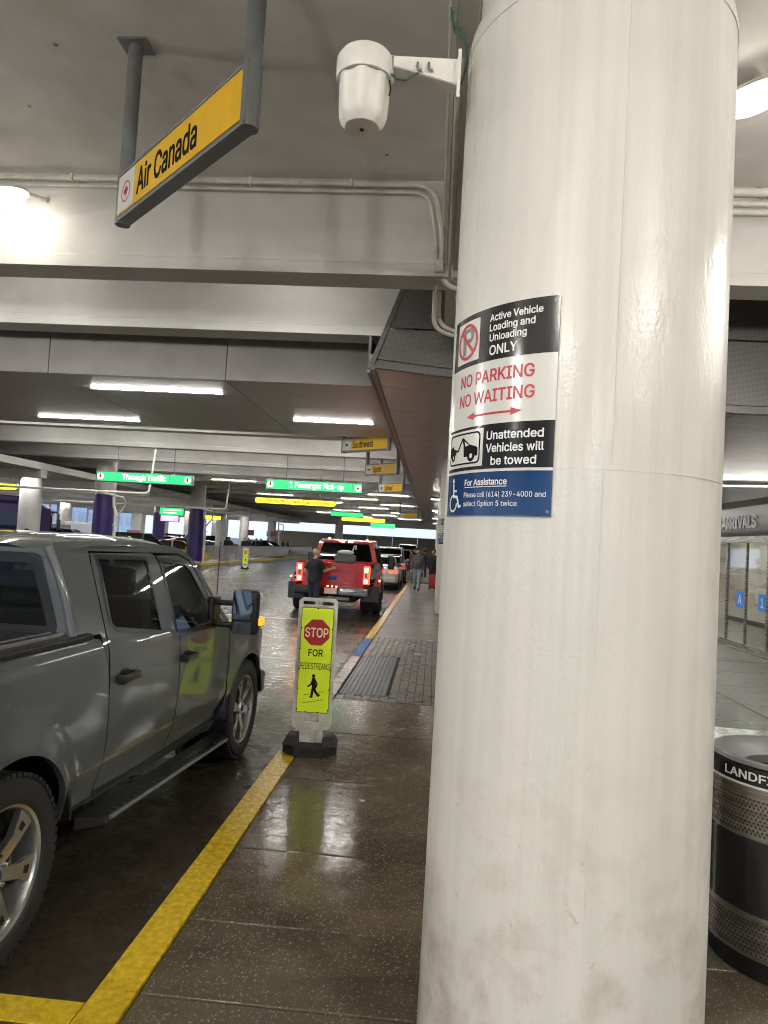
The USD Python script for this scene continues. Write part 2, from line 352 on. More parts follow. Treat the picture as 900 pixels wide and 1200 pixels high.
def prism(poly, depth, axis='y', at=0.0):
    """shapely polygon in (a, b), extruded: axis 'y' -> (x, z) plane, 'x' -> (y, z) plane, 'z' -> (x, y) plane"""
    geoms = [g for g in getattr(poly, 'geoms', [poly]) if g.area > 1e-9]
    t = cat([trimesh.creation.extrude_polygon(g, depth, engine='earcut') for g in geoms])
    v = t.vertices.copy()
    if axis == 'y':
        t.vertices = np.c_[v[:, 0], at + v[:, 2], v[:, 1]]
        t.invert()
    elif axis == 'x':
        t.vertices = np.c_[at + v[:, 2], v[:, 0], v[:, 1]]
    else:
        t.vertices = np.c_[v[:, 0], v[:, 1], at + v[:, 2]]
    return t

def flat(poly, cell=0.08):
    """triangulates a polygon on a grid of cells, so that it can be bent: (points, triangles)"""
    x0, y0, x1, y1 = poly.bounds
    V, F, n = [], [], 0
    xs = np.linspace(x0, x1, max(2, int(math.ceil((x1 - x0) / cell)) + 1)); ys = np.linspace(y0, y1, max(2, int(math.ceil((y1 - y0) / cell)) + 1))
    import shapely
    shapely.prepare(poly)
    for i in range(len(xs) - 1):
        for j in range(len(ys) - 1):
            c = sbox(xs[i], ys[j], xs[i + 1], ys[j + 1])
            if not poly.intersects(c):
                continue
            if poly.contains(c):
                V += [(xs[i], ys[j]), (xs[i + 1], ys[j]), (xs[i + 1], ys[j + 1]), (xs[i], ys[j + 1])]
                F += [(n, n + 1, n + 2), (n, n + 2, n + 3)]; n += 4
                continue
            g = poly.intersection(c)
            for q in getattr(g, 'geoms', [g]):
                if q.geom_type == 'Polygon' and q.area > 1e-8:
                    v, f = trimesh.creation.triangulate_polygon(q, engine='earcut')
                    V += list(map(tuple, v)); F += [tuple(np.array(t) + n) for t in f]; n += len(v)
    t = trimesh.Trimesh(np.c_[np.array(V), np.zeros(len(V))], np.array(F), process=False)
    t.merge_vertices(digits_vertex=5)
    return np.array(t.vertices)[:, :2], np.array(t.faces)

def bent(poly, fun, cell=0.08):
    v, f = flat(poly, cell)
    return trimesh.Trimesh(fun(v), f, process=False)

_text = {}
def text(s, height, bold=True, depth=0.002):
    key = (s, bold)
    if key not in _text:
        _text[key] = meshkit.text_mesh(s, 1.0, 0.002, bold)
    t = _text[key].copy()
    t.apply_scale((height, height, depth / 0.002))
    return t

def put_text(s, height, origin, right, up, width=None, bold=True, centre=True, depth=0.002):
    """lettering standing at origin (centre of its baseline if centre), reading along right"""
    t = text(s, height, bold, depth)
    b = t.bounds
    w = b[1, 0] - b[0, 0]
    if width:
        t.vertices[:, 0] *= width / w; w = width; b = t.bounds
    right, up = np.asarray(right, float), np.asarray(up, float)
    out = np.cross(right, up)
    v = t.vertices - [(b[0, 0] + b[1, 0]) / 2 if centre else b[0, 0], 0, 0]
    t.vertices = np.asarray(origin, float) + v[:, :1] * right + v[:, 1:2] * up + v[:, 2:] * out
    return t

def ring2d(cx, cy, r, w, n=40):
    return Point(cx, cy).buffer(r, n).difference(Point(cx, cy).buffer(r - w, n))

def rrect(x0, y0, x1, y1, r):
    return sbox(x0 + r, y0 + r, x1 - r, y1 - r).buffer(r, 6)

def rot_z(t, deg):
    t.apply_transform(trimesh.transformations.rotation_matrix(math.radians(deg), (0, 0, 1)))
    return t

# ================================================================ SETTING: ground, road, sidewalk
obj('ground', bx(-600, 600, -600, 900, -1.0, -0.30), M('far_ground', (0.10, 0.10, 0.095), 0.8), smooth=False, kind='structure')

def road_z(x, y):
    s = np.clip((y - 7.6) / 3.2, 0, 1); s = s * s * (3 - 2 * s)
    return -0.004 - 0.116 * s * np.clip((-1.26 - x) / 0.04, 0, 1)
xs = np.concatenate([np.linspace(-60, -16, 12), np.linspace(-14.5, -1.6, 27), [-1.4, -1.30, -1.26, -1.2]])
ys = np.concatenate([np.linspace(-30, 7, 20), np.linspace(7.4, 11.2, 20), np.linspace(12, 100, 40)])
gx, gy = np.meshgrid(xs, ys, indexing='ij')
gz = road_z(gx, gy)
nx, ny = gx.shape
idx = np.arange(nx * ny).reshape(nx, ny)
q = np.stack([idx[:-1, :-1], idx[1:, :-1], idx[1:, 1:], idx[:-1, 1:]], -1).reshape(-1, 4)
road = obj('road', (np.c_[gx.ravel(), gy.ravel(), gz.ravel()], q), ROAD, smooth=True, kind='structure')

# painted lines on the road
line_across = obj('yellow_cross_line', bx(-9, -1.262, 2.63, 2.77, -0.02, 0.001), PAINTY, smooth=False, label='yellow line painted across the road behind the grey pickup', cat='road marking')
for k, (x0, x1, y, w) in enumerate(((-7.0, -1.6, 11.6, 0.14), (-9.0, -3.0, 17.5, 0.12), (-13.0, -6.0, 13.5, 0.12))):
    obj('white_cross_line', bx(x0, x1, y, y + w, road_z(-3.0, y) - 0.02, road_z(-3.0, y) + 0.004), PAINTW, smooth=False,
        label=('worn pale line across the road just beyond the stop sign', 'faint pale line across the road behind the red pickup', 'faint pale line on the wet road left of the stop sign')[k], cat='road marking')

# sidewalk: a dark bed and slabs laid on it
walk = thing('sidewalk', None, None, kind='structure')
obj('bed', bx(-1.26, 14, -6, 100, -0.20, -0.022), GAP, walk, smooth=False)
rows = [-3.4, -2.0, -0.6, 0.1, 0.8, 1.5, 2.18, 2.86, 3.44, 4.26, 5.56, 6.95, 8.45]
cols = [-1.088, 0.95, 3.1, 5.2, 7.4]
def slab(x0, x1, y0, y1, mat, dz=0.0, g=0.006, name='slab', par=None):
    t = rbox(x0 + g, x1 - g, y0 + g, y1 - g, -0.06, dz, 0.007)
    return obj(name, t, mat, par or walk)
for j in range(len(rows) - 1):
    for i in range(len(cols) - 1):
        slab(cols[i], cols[i + 1], rows[j], rows[j + 1], (WALK, WALK2)[(i * 2 + j) % 2], float(rng.uniform(-0.002, 0.001)))
for j, y in enumerate(np.arange(8.45, 36, 1.453)):
    if y >= 14.2:
        slab(-1.09, 0.95, y, y + 1.453, WALKFAR, float(rng.uniform(-0.002, 0.001)))
    slab(0.95, 4.2, y, y + 1.453, WALKFAR, float(rng.uniform(-0.002, 0.001)))
    slab(4.2, 7.6, y, y + 1.453, WALKFAR, float(rng.uniform(-0.002, 0.001)))
obj('far_paving', bx(-1.09, 7.6, 36.06 + 1.453, 100, -0.06, -0.001), WALKFAR, walk, smooth=False)
# narrow pavers between the ramp and the far slabs
pav = []
for i, x in enumerate(np.arange(-1.085, 0.93, 0.105)):
    for y in np.arange(8.46 - (0.11 if i % 2 else 0), 14.4, 0.22):
        y0, y1 = max(y, 8.46), min(y + 0.22, 14.26)
        if y1 - y0 < 0.03 or (x < -0.5 and 8.7 < y0 + 0.1 < 11.85):
            continue
        pav.append(bx(x + 0.005, x + 0.10, y0 + 0.004, y1 - 0.004, -0.05, float(rng.uniform(-0.003, 0.0005))))
obj('paver', cat(pav), BRICKM, walk, smooth=False, kind='stuff')
plate = thing('tactile_plate', 'dark grey ribbed tactile plate set in the sidewalk beyond the stop sign', 'tactile paving', (-0.78, 10.28, 0))
obj('base_plate', bx(-0.285, 0.285, -1.56, 1.56, -0.04, -0.004), TACT, plate, smooth=False)
for k in range(10):
    x = -0.27 + 0.06 * k
    obj('rib', hull([(x - 0.018, -1.53, -0.006), (x + 0.018, -1.53, -0.006), (x - 0.018, 1.53, -0.006), (x + 0.018, 1.53, -0.006), (x - 0.011, -1.52, 0.005), (x + 0.011, -1.52, 0.005), (x - 0.011, 1.52, 0.005), (x + 0.011, 1.52, 0.005)]), TACT, plate, smooth=False)

# kerb: flush yellow line near, ramp edge, blue then yellow painted kerb beyond
kerb = thing('kerb', None, None, kind='structure')
obj('yellow_line', cat([bx(-1.255, -1.093, y0 + 0.003, y1 - 0.003, -0.02, 0.003) for y0, y1 in ((-3.4, 0.1), (0.1, 2.86), (2.86, 4.26), (4.26, 5.56), (5.56, 6.9))]), PAINTY, kerb, smooth=False)
obj('ramp_edge', rbox(-1.258, -1.095, 6.92, 11.7, -0.16, 0.001, 0.008), RAMP, kerb)
obj('blue_kerb', rbox(-1.262, -1.095, 11.72, 14.0, -0.16, 0.002, 0.012), PAINTB, kerb)
for y in np.arange(14.02, 92, 3.0):
    obj('yellow_kerb', rbox(-1.262, -1.095, y, y + 2.985, -0.16, 0.002, 0.012), PAINTY, kerb)
for k, (x, y) in enumerate(((-0.18, 12.2), (0.02, 14.1), (0.35, 15.7), (-0.42, 5.15))):
    t = trimesh.creation.icosphere(2, 0.05 if k < 3 else 0.02); t.vertices *= (1.5, 0.9, 0.35)
    t.vertices += 0.02 * (meshkit.noise(t.vertices * 40, k)[:, None] - 0.5) * [1, 1, 0.5]
    t.apply_translation((x, y, 0.015))
    obj('paper_scrap', t, BAGW, smooth=True, label=('crumpled white paper scrap just beyond the tactile plate', 'small white scrap lying beside the big column', 'pale scrap of litter far along the sidewalk', 'tiny pale bit of litter on the wet slabs near the column')[k], cat='litter')

# island on the far side of the road
isl = thing('island', None, None, kind='structure')
obj('pavement', bx(-19.5, -14.72, 20, 96, -0.3, 0.0), WALKFAR, isl, smooth=False)
for y in np.arange(44, 94, 5.0):
    obj('yellow_kerb', rbox(-14.9, -14.52, y, y + 4.97, -0.3, 0.012, 0.02), KERBY, isl)

# ================================================================ SETTING: ceiling
obj('ceiling_slab', bx(-40, 14, -30, 95, 6.15, 6.55), CONC, smooth=False, kind='structure')
def beam(y0, y1, x0=-40.0, x1=13.9, zb=5.05):
    y0, y1 = float(y0), float(y1)
    p = Polygon([(y0 - 0.10, 6.148), (y0 + 0.02, zb + 0.16), (y0, zb + 0.14), (y0, zb), (y1, zb), (y1, zb + 0.14), (y1 - 0.02, zb + 0.16), (y1 + 0.10, 6.148)])
    return prism(p, x1 - x0, 'x', x0)
for y in (-5.0, -0.6, 8.24, 10.69):
    obj('ceiling_beam', beam(y, y + 0.45), BEAMC, smooth=False, kind='structure')
for y in (21.6, 26.1, 31.2, 36.3, 41.4, 46.6, 52, 58, 64, 71, 78, 86):
    obj('ceiling_beam', beam(y, y + 0.45, -40, -1.3), BEAMC, smooth=False, kind='structure')
g = thing('ceiling_girder', None, None, kind='structure')
obj('web', bx(-0.03, 1.32, -6, 8.13, 5.12, 6.149), BEAMC, g, smooth=False)
obj('web', bx(-0.03, 1.32, 8.72, 10.52, 5.12, 6.149), BEAMC, g, smooth=False)
obj('lower_flange', bx(0.10, 1.2, -6, 7.75, 5.0, 5.118), GIRD, g, smooth=False)
obj('lower_flange', bx(0.10, 1.2, 8.80, 10.3, 4.96, 5.118), GIRD, g, smooth=False)
obj('edge_strip', bx(-0.06, -0.034, 3, 8.1, 5.2, 6.1), WHITEP, g, smooth=False)

for k, (x, y) in enumerate(((-3.62, 5.9), (-1.1, 6.4), (-2.3, 7.2), (-0.75, 7.6), (-4.4, 6.8))):
    obj('ceiling_anchor', lathe([(0, 6.140), (0.016, 6.140), (0.020, 6.149), (0, 6.149)], 12).apply_translation((x, y, 0)), SIGNGREY, label=('small dark anchor bolt in the ceiling left of the hanging sign', 'small anchor bolt in the ceiling beside the security camera', 'small anchor bolt in the ceiling between sign and camera', 'small anchor bolt in the ceiling close to the girder', 'small anchor bolt in the ceiling above the left lamp')[k], cat='bolt')
# brushed metal ceiling over the road
mc = thing('metal_ceiling', None, None, kind='structure')
seams = [-1.16] + [-3.70 - 3.15 * k for k in range(12)]
rowy = np.linspace(11.80, 17.35, 6)
for i in range(len(seams) - 1):
    x1, x0 = seams[i], seams[i + 1]
    obj('fascia_panel', bx(x0 + 0.008, x1 - 0.008, 11.74, 11.79, 4.5, 5.9), DARKPAN, mc, smooth=False)
    for j in range(5):
        obj('panel', bx(x0 + 0.008, x1 - 0.008, rowy[j] + 0.004, rowy[j + 1] - 0.004, 4.5, 4.53), METCEIL, mc, smooth=False)
obj('backing', bx(-40, -1.2, 11.8, 17.34, 4.535, 4.6), GAP, mc, smooth=False)
obj('end_fascia', bx(-40, -1.2, 17.36, 17.42, 4.49, 6.1), DARKPAN, mc, smooth=False)

# soffit over the sidewalk
sf = thing('sidewalk_soffit', None, None, kind='structure')
def sz(x):
    return 4.52 - 0.087 * (min(x, 4.3) + 1.055)
def slope_box(x0, x1, y0, y1, t=0.03):
    return hull([(x, y, sz(x) + d) for x in (x0, x1) for y in (y0, y1) for d in (0, t)])
rowsy = np.arange(10.62, 76, 1.22)
far = []
for j, y in enumerate(rowsy):
    for x0, x1 in ((-1.035, 4.3), (4.3, 8.9), (8.9, 13.5)):
        t = slope_box(x0 + 0.006, x1 - 0.006, y + 0.006, y + 1.214)
        if j < 13:
            obj('panel', t, SOFFIT, sf, smooth=False)
        else:
            far.append(t)
obj('far_panel', cat(far), SOFFIT, sf, smooth=False, kind='stuff')
obj('backing', cat([slope_box(-1.05, 4.3, 10.61, 76, 0.02), slope_box(4.301, 13.5, 10.61, 76, 0.02)]).apply_translation((0, 0, 0.034)), GAP, sf, smooth=False)
obj('edge_trim', bx(-1.115, -1.042, 10.55, 76, 4.49, 4.72), DARKPAN, sf, smooth=False)
obj('edge_trim', bx(-1.165, -1.122, 10.70, 76, 4.475, 5.04), SIGNGREY, sf, smooth=False)
def perf_panel(pts, y=10.55):
    return prism(Polygon(pts), 0.03, 'y', y)
def xl(z):                                   # the leaning left edge of the perforated end
    return -1.055 + (z - 4.52) * 0.412 / 1.17
for k, (x0, x1) in enumerate(((None, 2.1), (2.11, 6.3))):
    L_ = lambda z: xl(z) if x0 is None else x0
    b = lambda x: sz(x)
    obj('perforated_panel', perf_panel([(L_(4.52), b(max(L_(4.52), -1.05))), (min(x1, 4.3), b(x1)), (x1, b(x1)), (x1, b(x1) + 0.11), (min(x1, 4.3), b(x1) + 0.11), (L_(4.65), b(max(L_(4.52), -1.05)) + 0.12)]), PERF, sf, smooth=False)
    obj('perforated_panel', perf_panel([(L_(4.66), b(max(L_(4.52), -1.05)) + 0.13), (min(x1, 4.3), b(x1) + 0.12), (x1, b(x1) + 0.12), (x1, 5.11), (L_(5.11), 5.11)]), PERF, sf, smooth=False)
    obj('perforated_panel', perf_panel([(L_(5.14), 5.14), (x1, 5.14), (x1, 5.90), (L_(5.90), 5.90)]), PERF, sf, smooth=False)
obj('perforated_edge', hull([(xl(z) + dx, y, z) for z in (4.50, 5.90) for dx in (-0.085, -0.008) for y in (10.53, 10.585)]), PERF, sf, smooth=False)
obj('end_backing', bx(-0.48, 6.3, 10.595, 10.605, 4.7, 5.85), GAP, sf, smooth=False)

# low longitudinal girder and lower deck over the far island
obj('far_deck', bx(-39.5, -17.4, 20, 95, 4.3, 4.6), PIER, smooth=False, kind='structure')
for y in np.arange(24, 94, 6.0):
    obj('far_deck_beam', bx(-39.4, -17.45, y, y + 0.5, 3.95, 4.295), PIER, smooth=False, kind='structure')

# far end wall, with a strip of sky above
wl = thing('end_wall', 'brownish concrete wall closing the far end of the roadway', 'wall', (0, 93, 0))
for k in range(11):
    obj('wall_panel', bx(-22 + 3.3 * k + 0.02, -22 + 3.3 * (k + 1) - 0.02, 0, 0.25, -0.2, 2.95), BACKWALL, wl, smooth=False)
obj('wall_edge', bx(-22, 14.3, -0.02, 0.27, 2.953, 3.02), CONC, wl, smooth=False)
obj('end_lintel', bx(-40, 14, 92.9, 93.3, 4.2, 6.14), BEAMC, smooth=False, kind='structure')

# far building and tree outside the open left side
fb = thing('far_building', 'pale blue grey building seen through the openings beyond the far columns', 'building', (-58, 60, 0))
for k in range(20):
    y0 = -45 + 6 * k
    obj('wall_panel', bx(-0.3, 0, y0 + 0.03, y0 + 5.97, -0.3, 5.2), PALEWALL, fb, smooth=False)
    obj('window', bx(0.003, 0.03, y0 + 0.6, y0 + 5.4, 2.6, 4.4), CLEAR, fb, smooth=False)
obj('roof_edge', bx(-0.5, 0.1, -45, 75, 5.203, 5.6), CONC, fb, smooth=False)

def parapet(y0, y1):
    return bx(-39.6, -39.35, y0, y1, -0.3, 1.05)
obj('parapet_wall', parapet(14, 95), CONC, smooth=False, label='low concrete parapet along the open far side', cat='wall')

# ================================================================ columns
near = thing('white_column', 'big white painted round column with scuffs and a parking notice on it', 'column', (0.540, 2.769, 0))
prof = [(0.0, -0.05), (0.509, -0.05), (0.509, 0.0)] + [(0.507 - 0.0008 * z, z) for z in np.linspace(0.02, 3.81, 40)] + [(0.497, 3.85), (0.475, 3.89), (0.462, 3.92), (0.462, 5.0), (0.0, 5.0)]
t = lathe(prof, 144)
a = np.arctan2(t.vertices[:, 1], t.vertices[:, 0])
bump = (meshkit.fbm(np.c_[t.vertices * [2.2, 2.2, 1.2]], 3, 5) - 0.5) * 0.006
rad = np.hypot(t.vertices[:, 0], t.vertices[:, 1])
t.vertices[:, :2] *= (1 + np.where(rad > 0.3, bump / np.maximum(rad, 0.3), 0))[:, None]
obj('shaft', t, COLUMN, near, smooth=40)
def cyl_strip(phi0, phi1, z0, z1, r, n=24):
    ph = np.radians(np.linspace(phi0, phi1, n))
    out = [np.array([(r * math.sin(p), -r * math.cos(p), z0), (r * math.sin(p), -r * math.cos(p), z1), ((r - 0.012) * math.sin(p), -(r - 0.012) * math.cos(p), z1), ((r - 0.012) * math.sin(p), -(r - 0.012) * math.cos(p), z0)]) for p in ph]
    return loft(out)
for phi, z0, z1 in ((0.5, 2.15, 3.80), (-2.5, 0.05, 2.12)):
    obj('weld_seam', cyl_strip(phi, phi + 0.5, z0, z1, 0.5080, 3), COLUMN, near)
obj('joint_band', cyl_strip(-179, 179, 2.126, 2.131, 0.5068, 90), COLUMN, near)
obj('top_ring', cyl_strip(-179, 179, 3.77, 3.80, 0.5065, 90), COLUMN, near)

def plain_column(path, r, h, mat, base=0.0):
    obj('shaft', lathe([(0, base), (r, base), (r, h - 0.25), (r * 0.93, h - 0.2), (r * 0.93, h), (0, h)], 40), mat, path, smooth=40)
for k, y in enumerate((20.5, 37.7, 54.9)):
    p = thing('white_column', ('white round column standing behind the big one on the sidewalk', 'third white column along the sidewalk, mostly hidden behind the nearer ones', 'farthest white column of the sidewalk row')[k], 'column', (0.595, y, 0), group='white columns along the sidewalk')
    plain_column(p, 0.5, 4.45, COLUMN)

pc = [(-15.7, 32.6, 'purple column with a pipe on it, left of the through traffic sign', 5.04), (-22.9, 57.5, 'thin purple column behind the pink sign', 4.29), (-14.95 - 0.35, 44.6, 'purple column at the end of the railing', 5.04)]
for x, y, lab, h in pc:
    p = thing('purple_column', lab, 'column', (x, y, 0), group=None)
    obj('wrap', lathe([(0.49, 0.15), (0.49, 3.45), (0.47, 3.47)], 40), PURPLE, p, smooth=40)
    obj('shaft', lathe([(0, 0), (0.478, 0), (0.478, h), (0, h)], 40), DARKPAN, p, smooth=40)
labs = ['large white column at the left edge in front of the purple bus', 'white column right of the lime taxi', 'pale column behind the first purple column', 'white column just behind the railing, beside the purple column', 'white column in the middle of the railing', 'white column with red notices near the railing end', 'white column beyond the railing end', 'white column near the far end wall']
wc = [(-20.2, 34.0, 0.52), (-34.5, 64, 0.55), (-37.0, 68, 0.55), (-21.0, 61, 0.5), (-21.0, 68.5, 0.5), (-21.0, 77, 0.5), (-20.0, 86, 0.5), (-12.2, 90, 0.5)]
for (x, y, r), lab in zip(wc, labs):
    p = thing('white_column', lab, 'column', (x, y, 0), group=None)
    plain_column(p, r, 5.0 if x > -17 else 4.28, PIER)
for k, (x, y) in enumerate(((-24.5, 70), (-25.5, 82), (-28, 92), (-30, 76), (-36, 84), (-31, 52))):
    p = thing('white_column', ('square pale pier in the bright opening nearest the railing', 'square pale pier in the second bright opening', 'square pale pier close to the end wall', 'square pale pier deep in the left bay', 'square pale pier at the outer edge of the deck', 'square pale pier behind the parked taxis')[k], 'column', (x, y, 0))
    obj('shaft', rbox(-0.6, 0.6, -0.6, 0.6, 0, 4.29, 0.03), PIER, p)
# upright pipes beside the purple columns
for k, (x, y, h) in enumerate(((-15.0, 32.3, 3.55), (-14.6, 44.3, 3.54), (-16.6, 75, 3.54))):
    p = thing('drain_pipe', ('beige drain pipe standing beside the left purple column', 'white drain pipe beside the purple column at the railing end', 'thin white pipe rising from the railing')[k], 'pipe', (x, y, 0))
    obj('pipe', tube(bend([(0, 0, 0), (0, 0, h - 0.9), (-0.12, 0, h - 0.55), (-0.12, 0, h)], 0.15), 0.07), PIPE, p, smooth=40)
    obj('branch', tube(bend([(0, 0, h - 1.2), (0.45, 0, h - 0.6), (0.5, -0.3, h - 0.2), (0.5, -3, h - 0.12)], 0.2), 0.045), PIPE, p, smooth=40)
    for zc in (0.9, 2.0):
        obj('collar', lathe([(0, zc), (0.11, zc), (0.11, zc + 0.09), (0, zc + 0.09)], 20), PIPE, p)
for k, (a_, b_) in enumerate((((-22, 29, 3.42), (-12.3, 29.5, 3.46)), ((-23, 41, 3.4), (-12.5, 41.5, 3.44)))):
    obj('ceiling_pipe', tube(bend([a_, ((a_[0] + b_[0]) / 2, (a_[1] + b_[1]) / 2, a_[2] + 0.02), b_, (b_[0] + 0.02, b_[1] + 0.4, 5.6)], 0.2), 0.05), PIPE, smooth=40,
        label=('pale pipe running overhead above the left purple column', 'pale pipe crossing overhead near the railing end', 'long pale pipe running along under the far beams')[k], cat='pipe')

# ================================================================ parking notice bent round the big column
NR, NC = 0.6065, np.array([0.540, 2.769])
KS = 0.84                                   # the notice is drawn at 1 : 0.84
def wrap(mesh, lift, ref_r=0.6, edge=0.03):
    """bends a mesh laid out in (s, z, depth) round the column; s is the arc length from the side facing the road's start"""
    if edge:
        v, f = trimesh.remesh.subdivide_to_size(mesh.vertices, mesh.faces, edge)
        mesh = trimesh.Trimesh(v, f, process=False)
    s, z, d = mesh.vertices.T
    r = NR + lift + d
    a = s / ref_r
    mesh.vertices = np.c_[KS * r * np.sin(a), -KS * r * np.cos(a), 1.85 + (z - 1.85) * KS]
    return mesh
def wflat(poly, lift, depth=0.0012):
    geoms = [g for g in getattr(poly, 'geoms', [poly]) if g.area > 1e-8]
    return wrap(cat([trimesh.creation.extrude_polygon(g, depth, engine='earcut') for g in geoms]), lift)
def wtext(s, s0, s1, z, h, lift=0.0075, bold=True):
    t = text(s, h, bold, 0.0008)
    b = t.bounds
    t.vertices[:, 0] = s0 + (t.vertices[:, 0] - b[0, 0]) * (s1 - s0) / (b[1, 0] - b[0, 0])
    t.vertices[:, 1] += z
    return wrap(t, lift, edge=0.02)

def notice(label, loc, group=None):
    p = thing('parking_notice', label, 'sign', loc, 0, group)
    S0, S1, Z0, Z1 = -0.792, -0.208, 1.993, 2.852
    obj('panel', wflat(rrect(S0, Z0, S1, Z1, 0.006), 0.001, 0.003), SIGNWHITE, p)
    obj('black_band', wflat(sbox(S0, 2.628, S1, 2.850), 0.0042), SIGNBLACK, p)
    obj('black_band', wflat(sbox(S0, 2.182, S1, 2.364), 0.0042), SIGNBLACK, p)
    obj('blue_band', wflat(sbox(S0, 1.994, S1, 2.170), 0.0042), SIGNBLUE, p)
    obj('no_parking_symbol', wflat(rrect(-0.745, 2.648, -0.572, 2.826, 0.006), 0.0056), SIGNWHITE, p)
    P = Polygon([(-0.690, 2.685), (-0.690, 2.792), (-0.630, 2.792), (-0.612, 2.776), (-0.612, 2.750), (-0.630, 2.734), (-0.668, 2.734), (-0.668, 2.685)]).buffer(0.003).difference(sbox(-0.668, 2.752, -0.634, 2.774).buffer(0.003))
    obj('letter', wflat(P, 0.0070, 0.0008), M('grey_print', (0.20, 0.20, 0.20), 0.35), p)
    c = (-0.6585, 2.737)
    bar = LineString([(c[0] - 0.05, c[1] + 0.05), (c[0] + 0.05, c[1] - 0.05)]).buffer(0.0075)
    obj('prohibition_ring', wflat(unary_union([ring2d(*c, 0.078, 0.014), bar]), 0.0078, 0.0008), INKRED, p)
    for s, a, b, z, h in (('Active Vehicle', -0.513, -0.272, 2.791, 0.028), ('Loading and', -0.513, -0.302, 2.750, 0.028), ('Unloading', -0.511, -0.335, 2.708, 0.028), ('ONLY', -0.509, -0.373, 2.650, 0.038),
                          ('Unattended', -0.500, -0.248, 2.301, 0.033), ('Vehicles will', -0.500, -0.245, 2.249, 0.033), ('be towed', -0.473, -0.273, 2.197, 0.033),
                          ('For Assistance', -0.623, -0.390, 2.117, 0.025), ('Please call (614) 239-4000 and', -0.625, -0.230, 2.068, 0.021), ('select Option 5 twice', -0.625, -0.342, 2.031, 0.021)):
        obj('lettering', wtext(s, a, b, z, h, 0.0058, bold=h > 0.022), INKWHITE, p)
    obj('underline', wflat(sbox(-0.623, 2.108, -0.390, 2.111), 0.0058, 0.0008), INKWHITE, p)
    obj('lettering', wtext('NO PARKING', -0.701, -0.296, 2.541, 0.050, 0.0045), INKRED, p)
    obj('lettering', wtext('NO WAITING', -0.703, -0.292, 2.457, 0.050, 0.0045), INKRED, p)
    ar = unary_union([sbox(-0.60, 2.4035, -0.375, 2.4125), Polygon([(-0.635, 2.408), (-0.585, 2.424), (-0.585, 2.392)]), Polygon([(-0.340, 2.408), (-0.390, 2.424), (-0.390, 2.392)])])
    obj('double_arrow', wflat(ar, 0.0045), INKRED, p)
    # tow symbol: a framed car hanging from a tow truck
    obj('tow_symbol', wflat(rrect(-0.790, 2.196, -0.519, 2.352, 0.004), 0.0056), SIGNWHITE, p)
    fr = rrect(-0.775, 2.208, -0.534, 2.342, 0.022); fr = fr.difference(rrect(-0.768, 2.215, -0.541, 2.335, 0.018))
    carp = unary_union([Polygon([(-0.766, 2.245), (-0.766, 2.285), (-0.748, 2.298), (-0.735, 2.284), (-0.712, 2.276), (-0.706, 2.262), (-0.722, 2.250)]), Point(-0.738, 2.246).buffer(0.018)]).difference(Point(-0.738, 2.246).buffer(0.008))
    trk = unary_union([LineString([(-0.712, 2.272), (-0.690, 2.270), (-0.655, 2.318)]).buffer(0.0045), Polygon([(-0.660, 2.322), (-0.648, 2.322), (-0.600, 2.290), (-0.560, 2.280), (-0.548, 2.272), (-0.548, 2.240), (-0.640, 2.240), (-0.646, 2.290)]), Point(-0.590, 2.242).buffer(0.024)])
    trk = trk.difference(unary_union([Point(-0.590, 2.242).buffer(0.0105), Polygon([(-0.640, 2.308), (-0.606, 2.288), (-0.632, 2.284)])]))
    obj('tow_pictogram', wflat(unary_union([fr, carp, trk]), 0.0070, 0.0008), INK, p)
    # wheelchair symbol
    w = unary_union([Point(-0.722, 2.143).buffer(0.010), LineString([(-0.720, 2.126), (-0.716, 2.075), (-0.682, 2.073), (-0.664, 2.030), (-0.652, 2.033)]).buffer(0.0055), LineString([(-0.718, 2.100), (-0.690, 2.098)]).buffer(0.0045),
                     ring2d(-0.7185, 2.046, 0.038, 0.0085).difference(Polygon([(-0.712, 2.07), (-0.66, 2.095), (-0.66, 2.046), (-0.69, 2.046)]))])
    obj('wheelchair_symbol', wflat(w, 0.0058, 0.0008), INKWHITE, p)
    for s, z in ((-0.778, 2.80), (-0.225, 2.83), (-0.222, 2.012)):
        obj('rivet', wflat(Point(s, z).buffer(0.006), 0.0056, 0.002), SIGNGREY, p)
    return p
notice('black white and blue parking notice bent round the big near column', (NC[0], NC[1], 0))
n2 = thing('parking_notice', 'narrow looking copy of the parking notice on the second sidewalk column', 'sign', (0.595, 20.5, 0))
for c in list(stage.GetPrimAtPath('/World/parking_notice').GetChildren()):
    pth = n2 + '/' + c.GetName()
    stage.DefinePrim(pth, 'Mesh').GetReferences().AddInternalReference(c.GetPath())

# ================================================================ camera housing on its bracket
cc = thing('security_camera', 'cream security camera housing on a bracket at the top of the big column', 'camera', (-0.361, 2.62, 3.43))
KC = 0.84
prof = [(0, 0.0), (0.05, 0.001), (0.078, 0.006), (0.098, 0.030), (0.106, 0.06), (0.110, 0.12), (0.114, 0.20), (0.114, 0.27), (0, 0.27)]
t = lathe(prof, 60)
a = np.arctan2(t.vertices[:, 1], t.vertices[:, 0]); k = np.clip(t.vertices[:, 2] / 0.05, 0, 1)
t.vertices[:, :2] *= (1 + 0.045 * np.clip(3 * np.sin(7 * a), -1, 1) * k)[:, None]
obj('housing', t.apply_scale(KC), WHITEP, cc, smooth=35)
obj('cap', lathe([(0.100, 0.225), (0.128, 0.222), (0.132, 0.25), (0.130, 0.315), (0.115, 0.338), (0.06, 0.348), (0, 0.35)], 48).apply_scale(KC), WHITEP, cc, smooth=35)
obj('lens_port', lathe([(0, -0.004), (0.010, -0.004), (0.010, 0.004), (0, 0.004)], 16).apply_scale(KC), BLACK, cc)
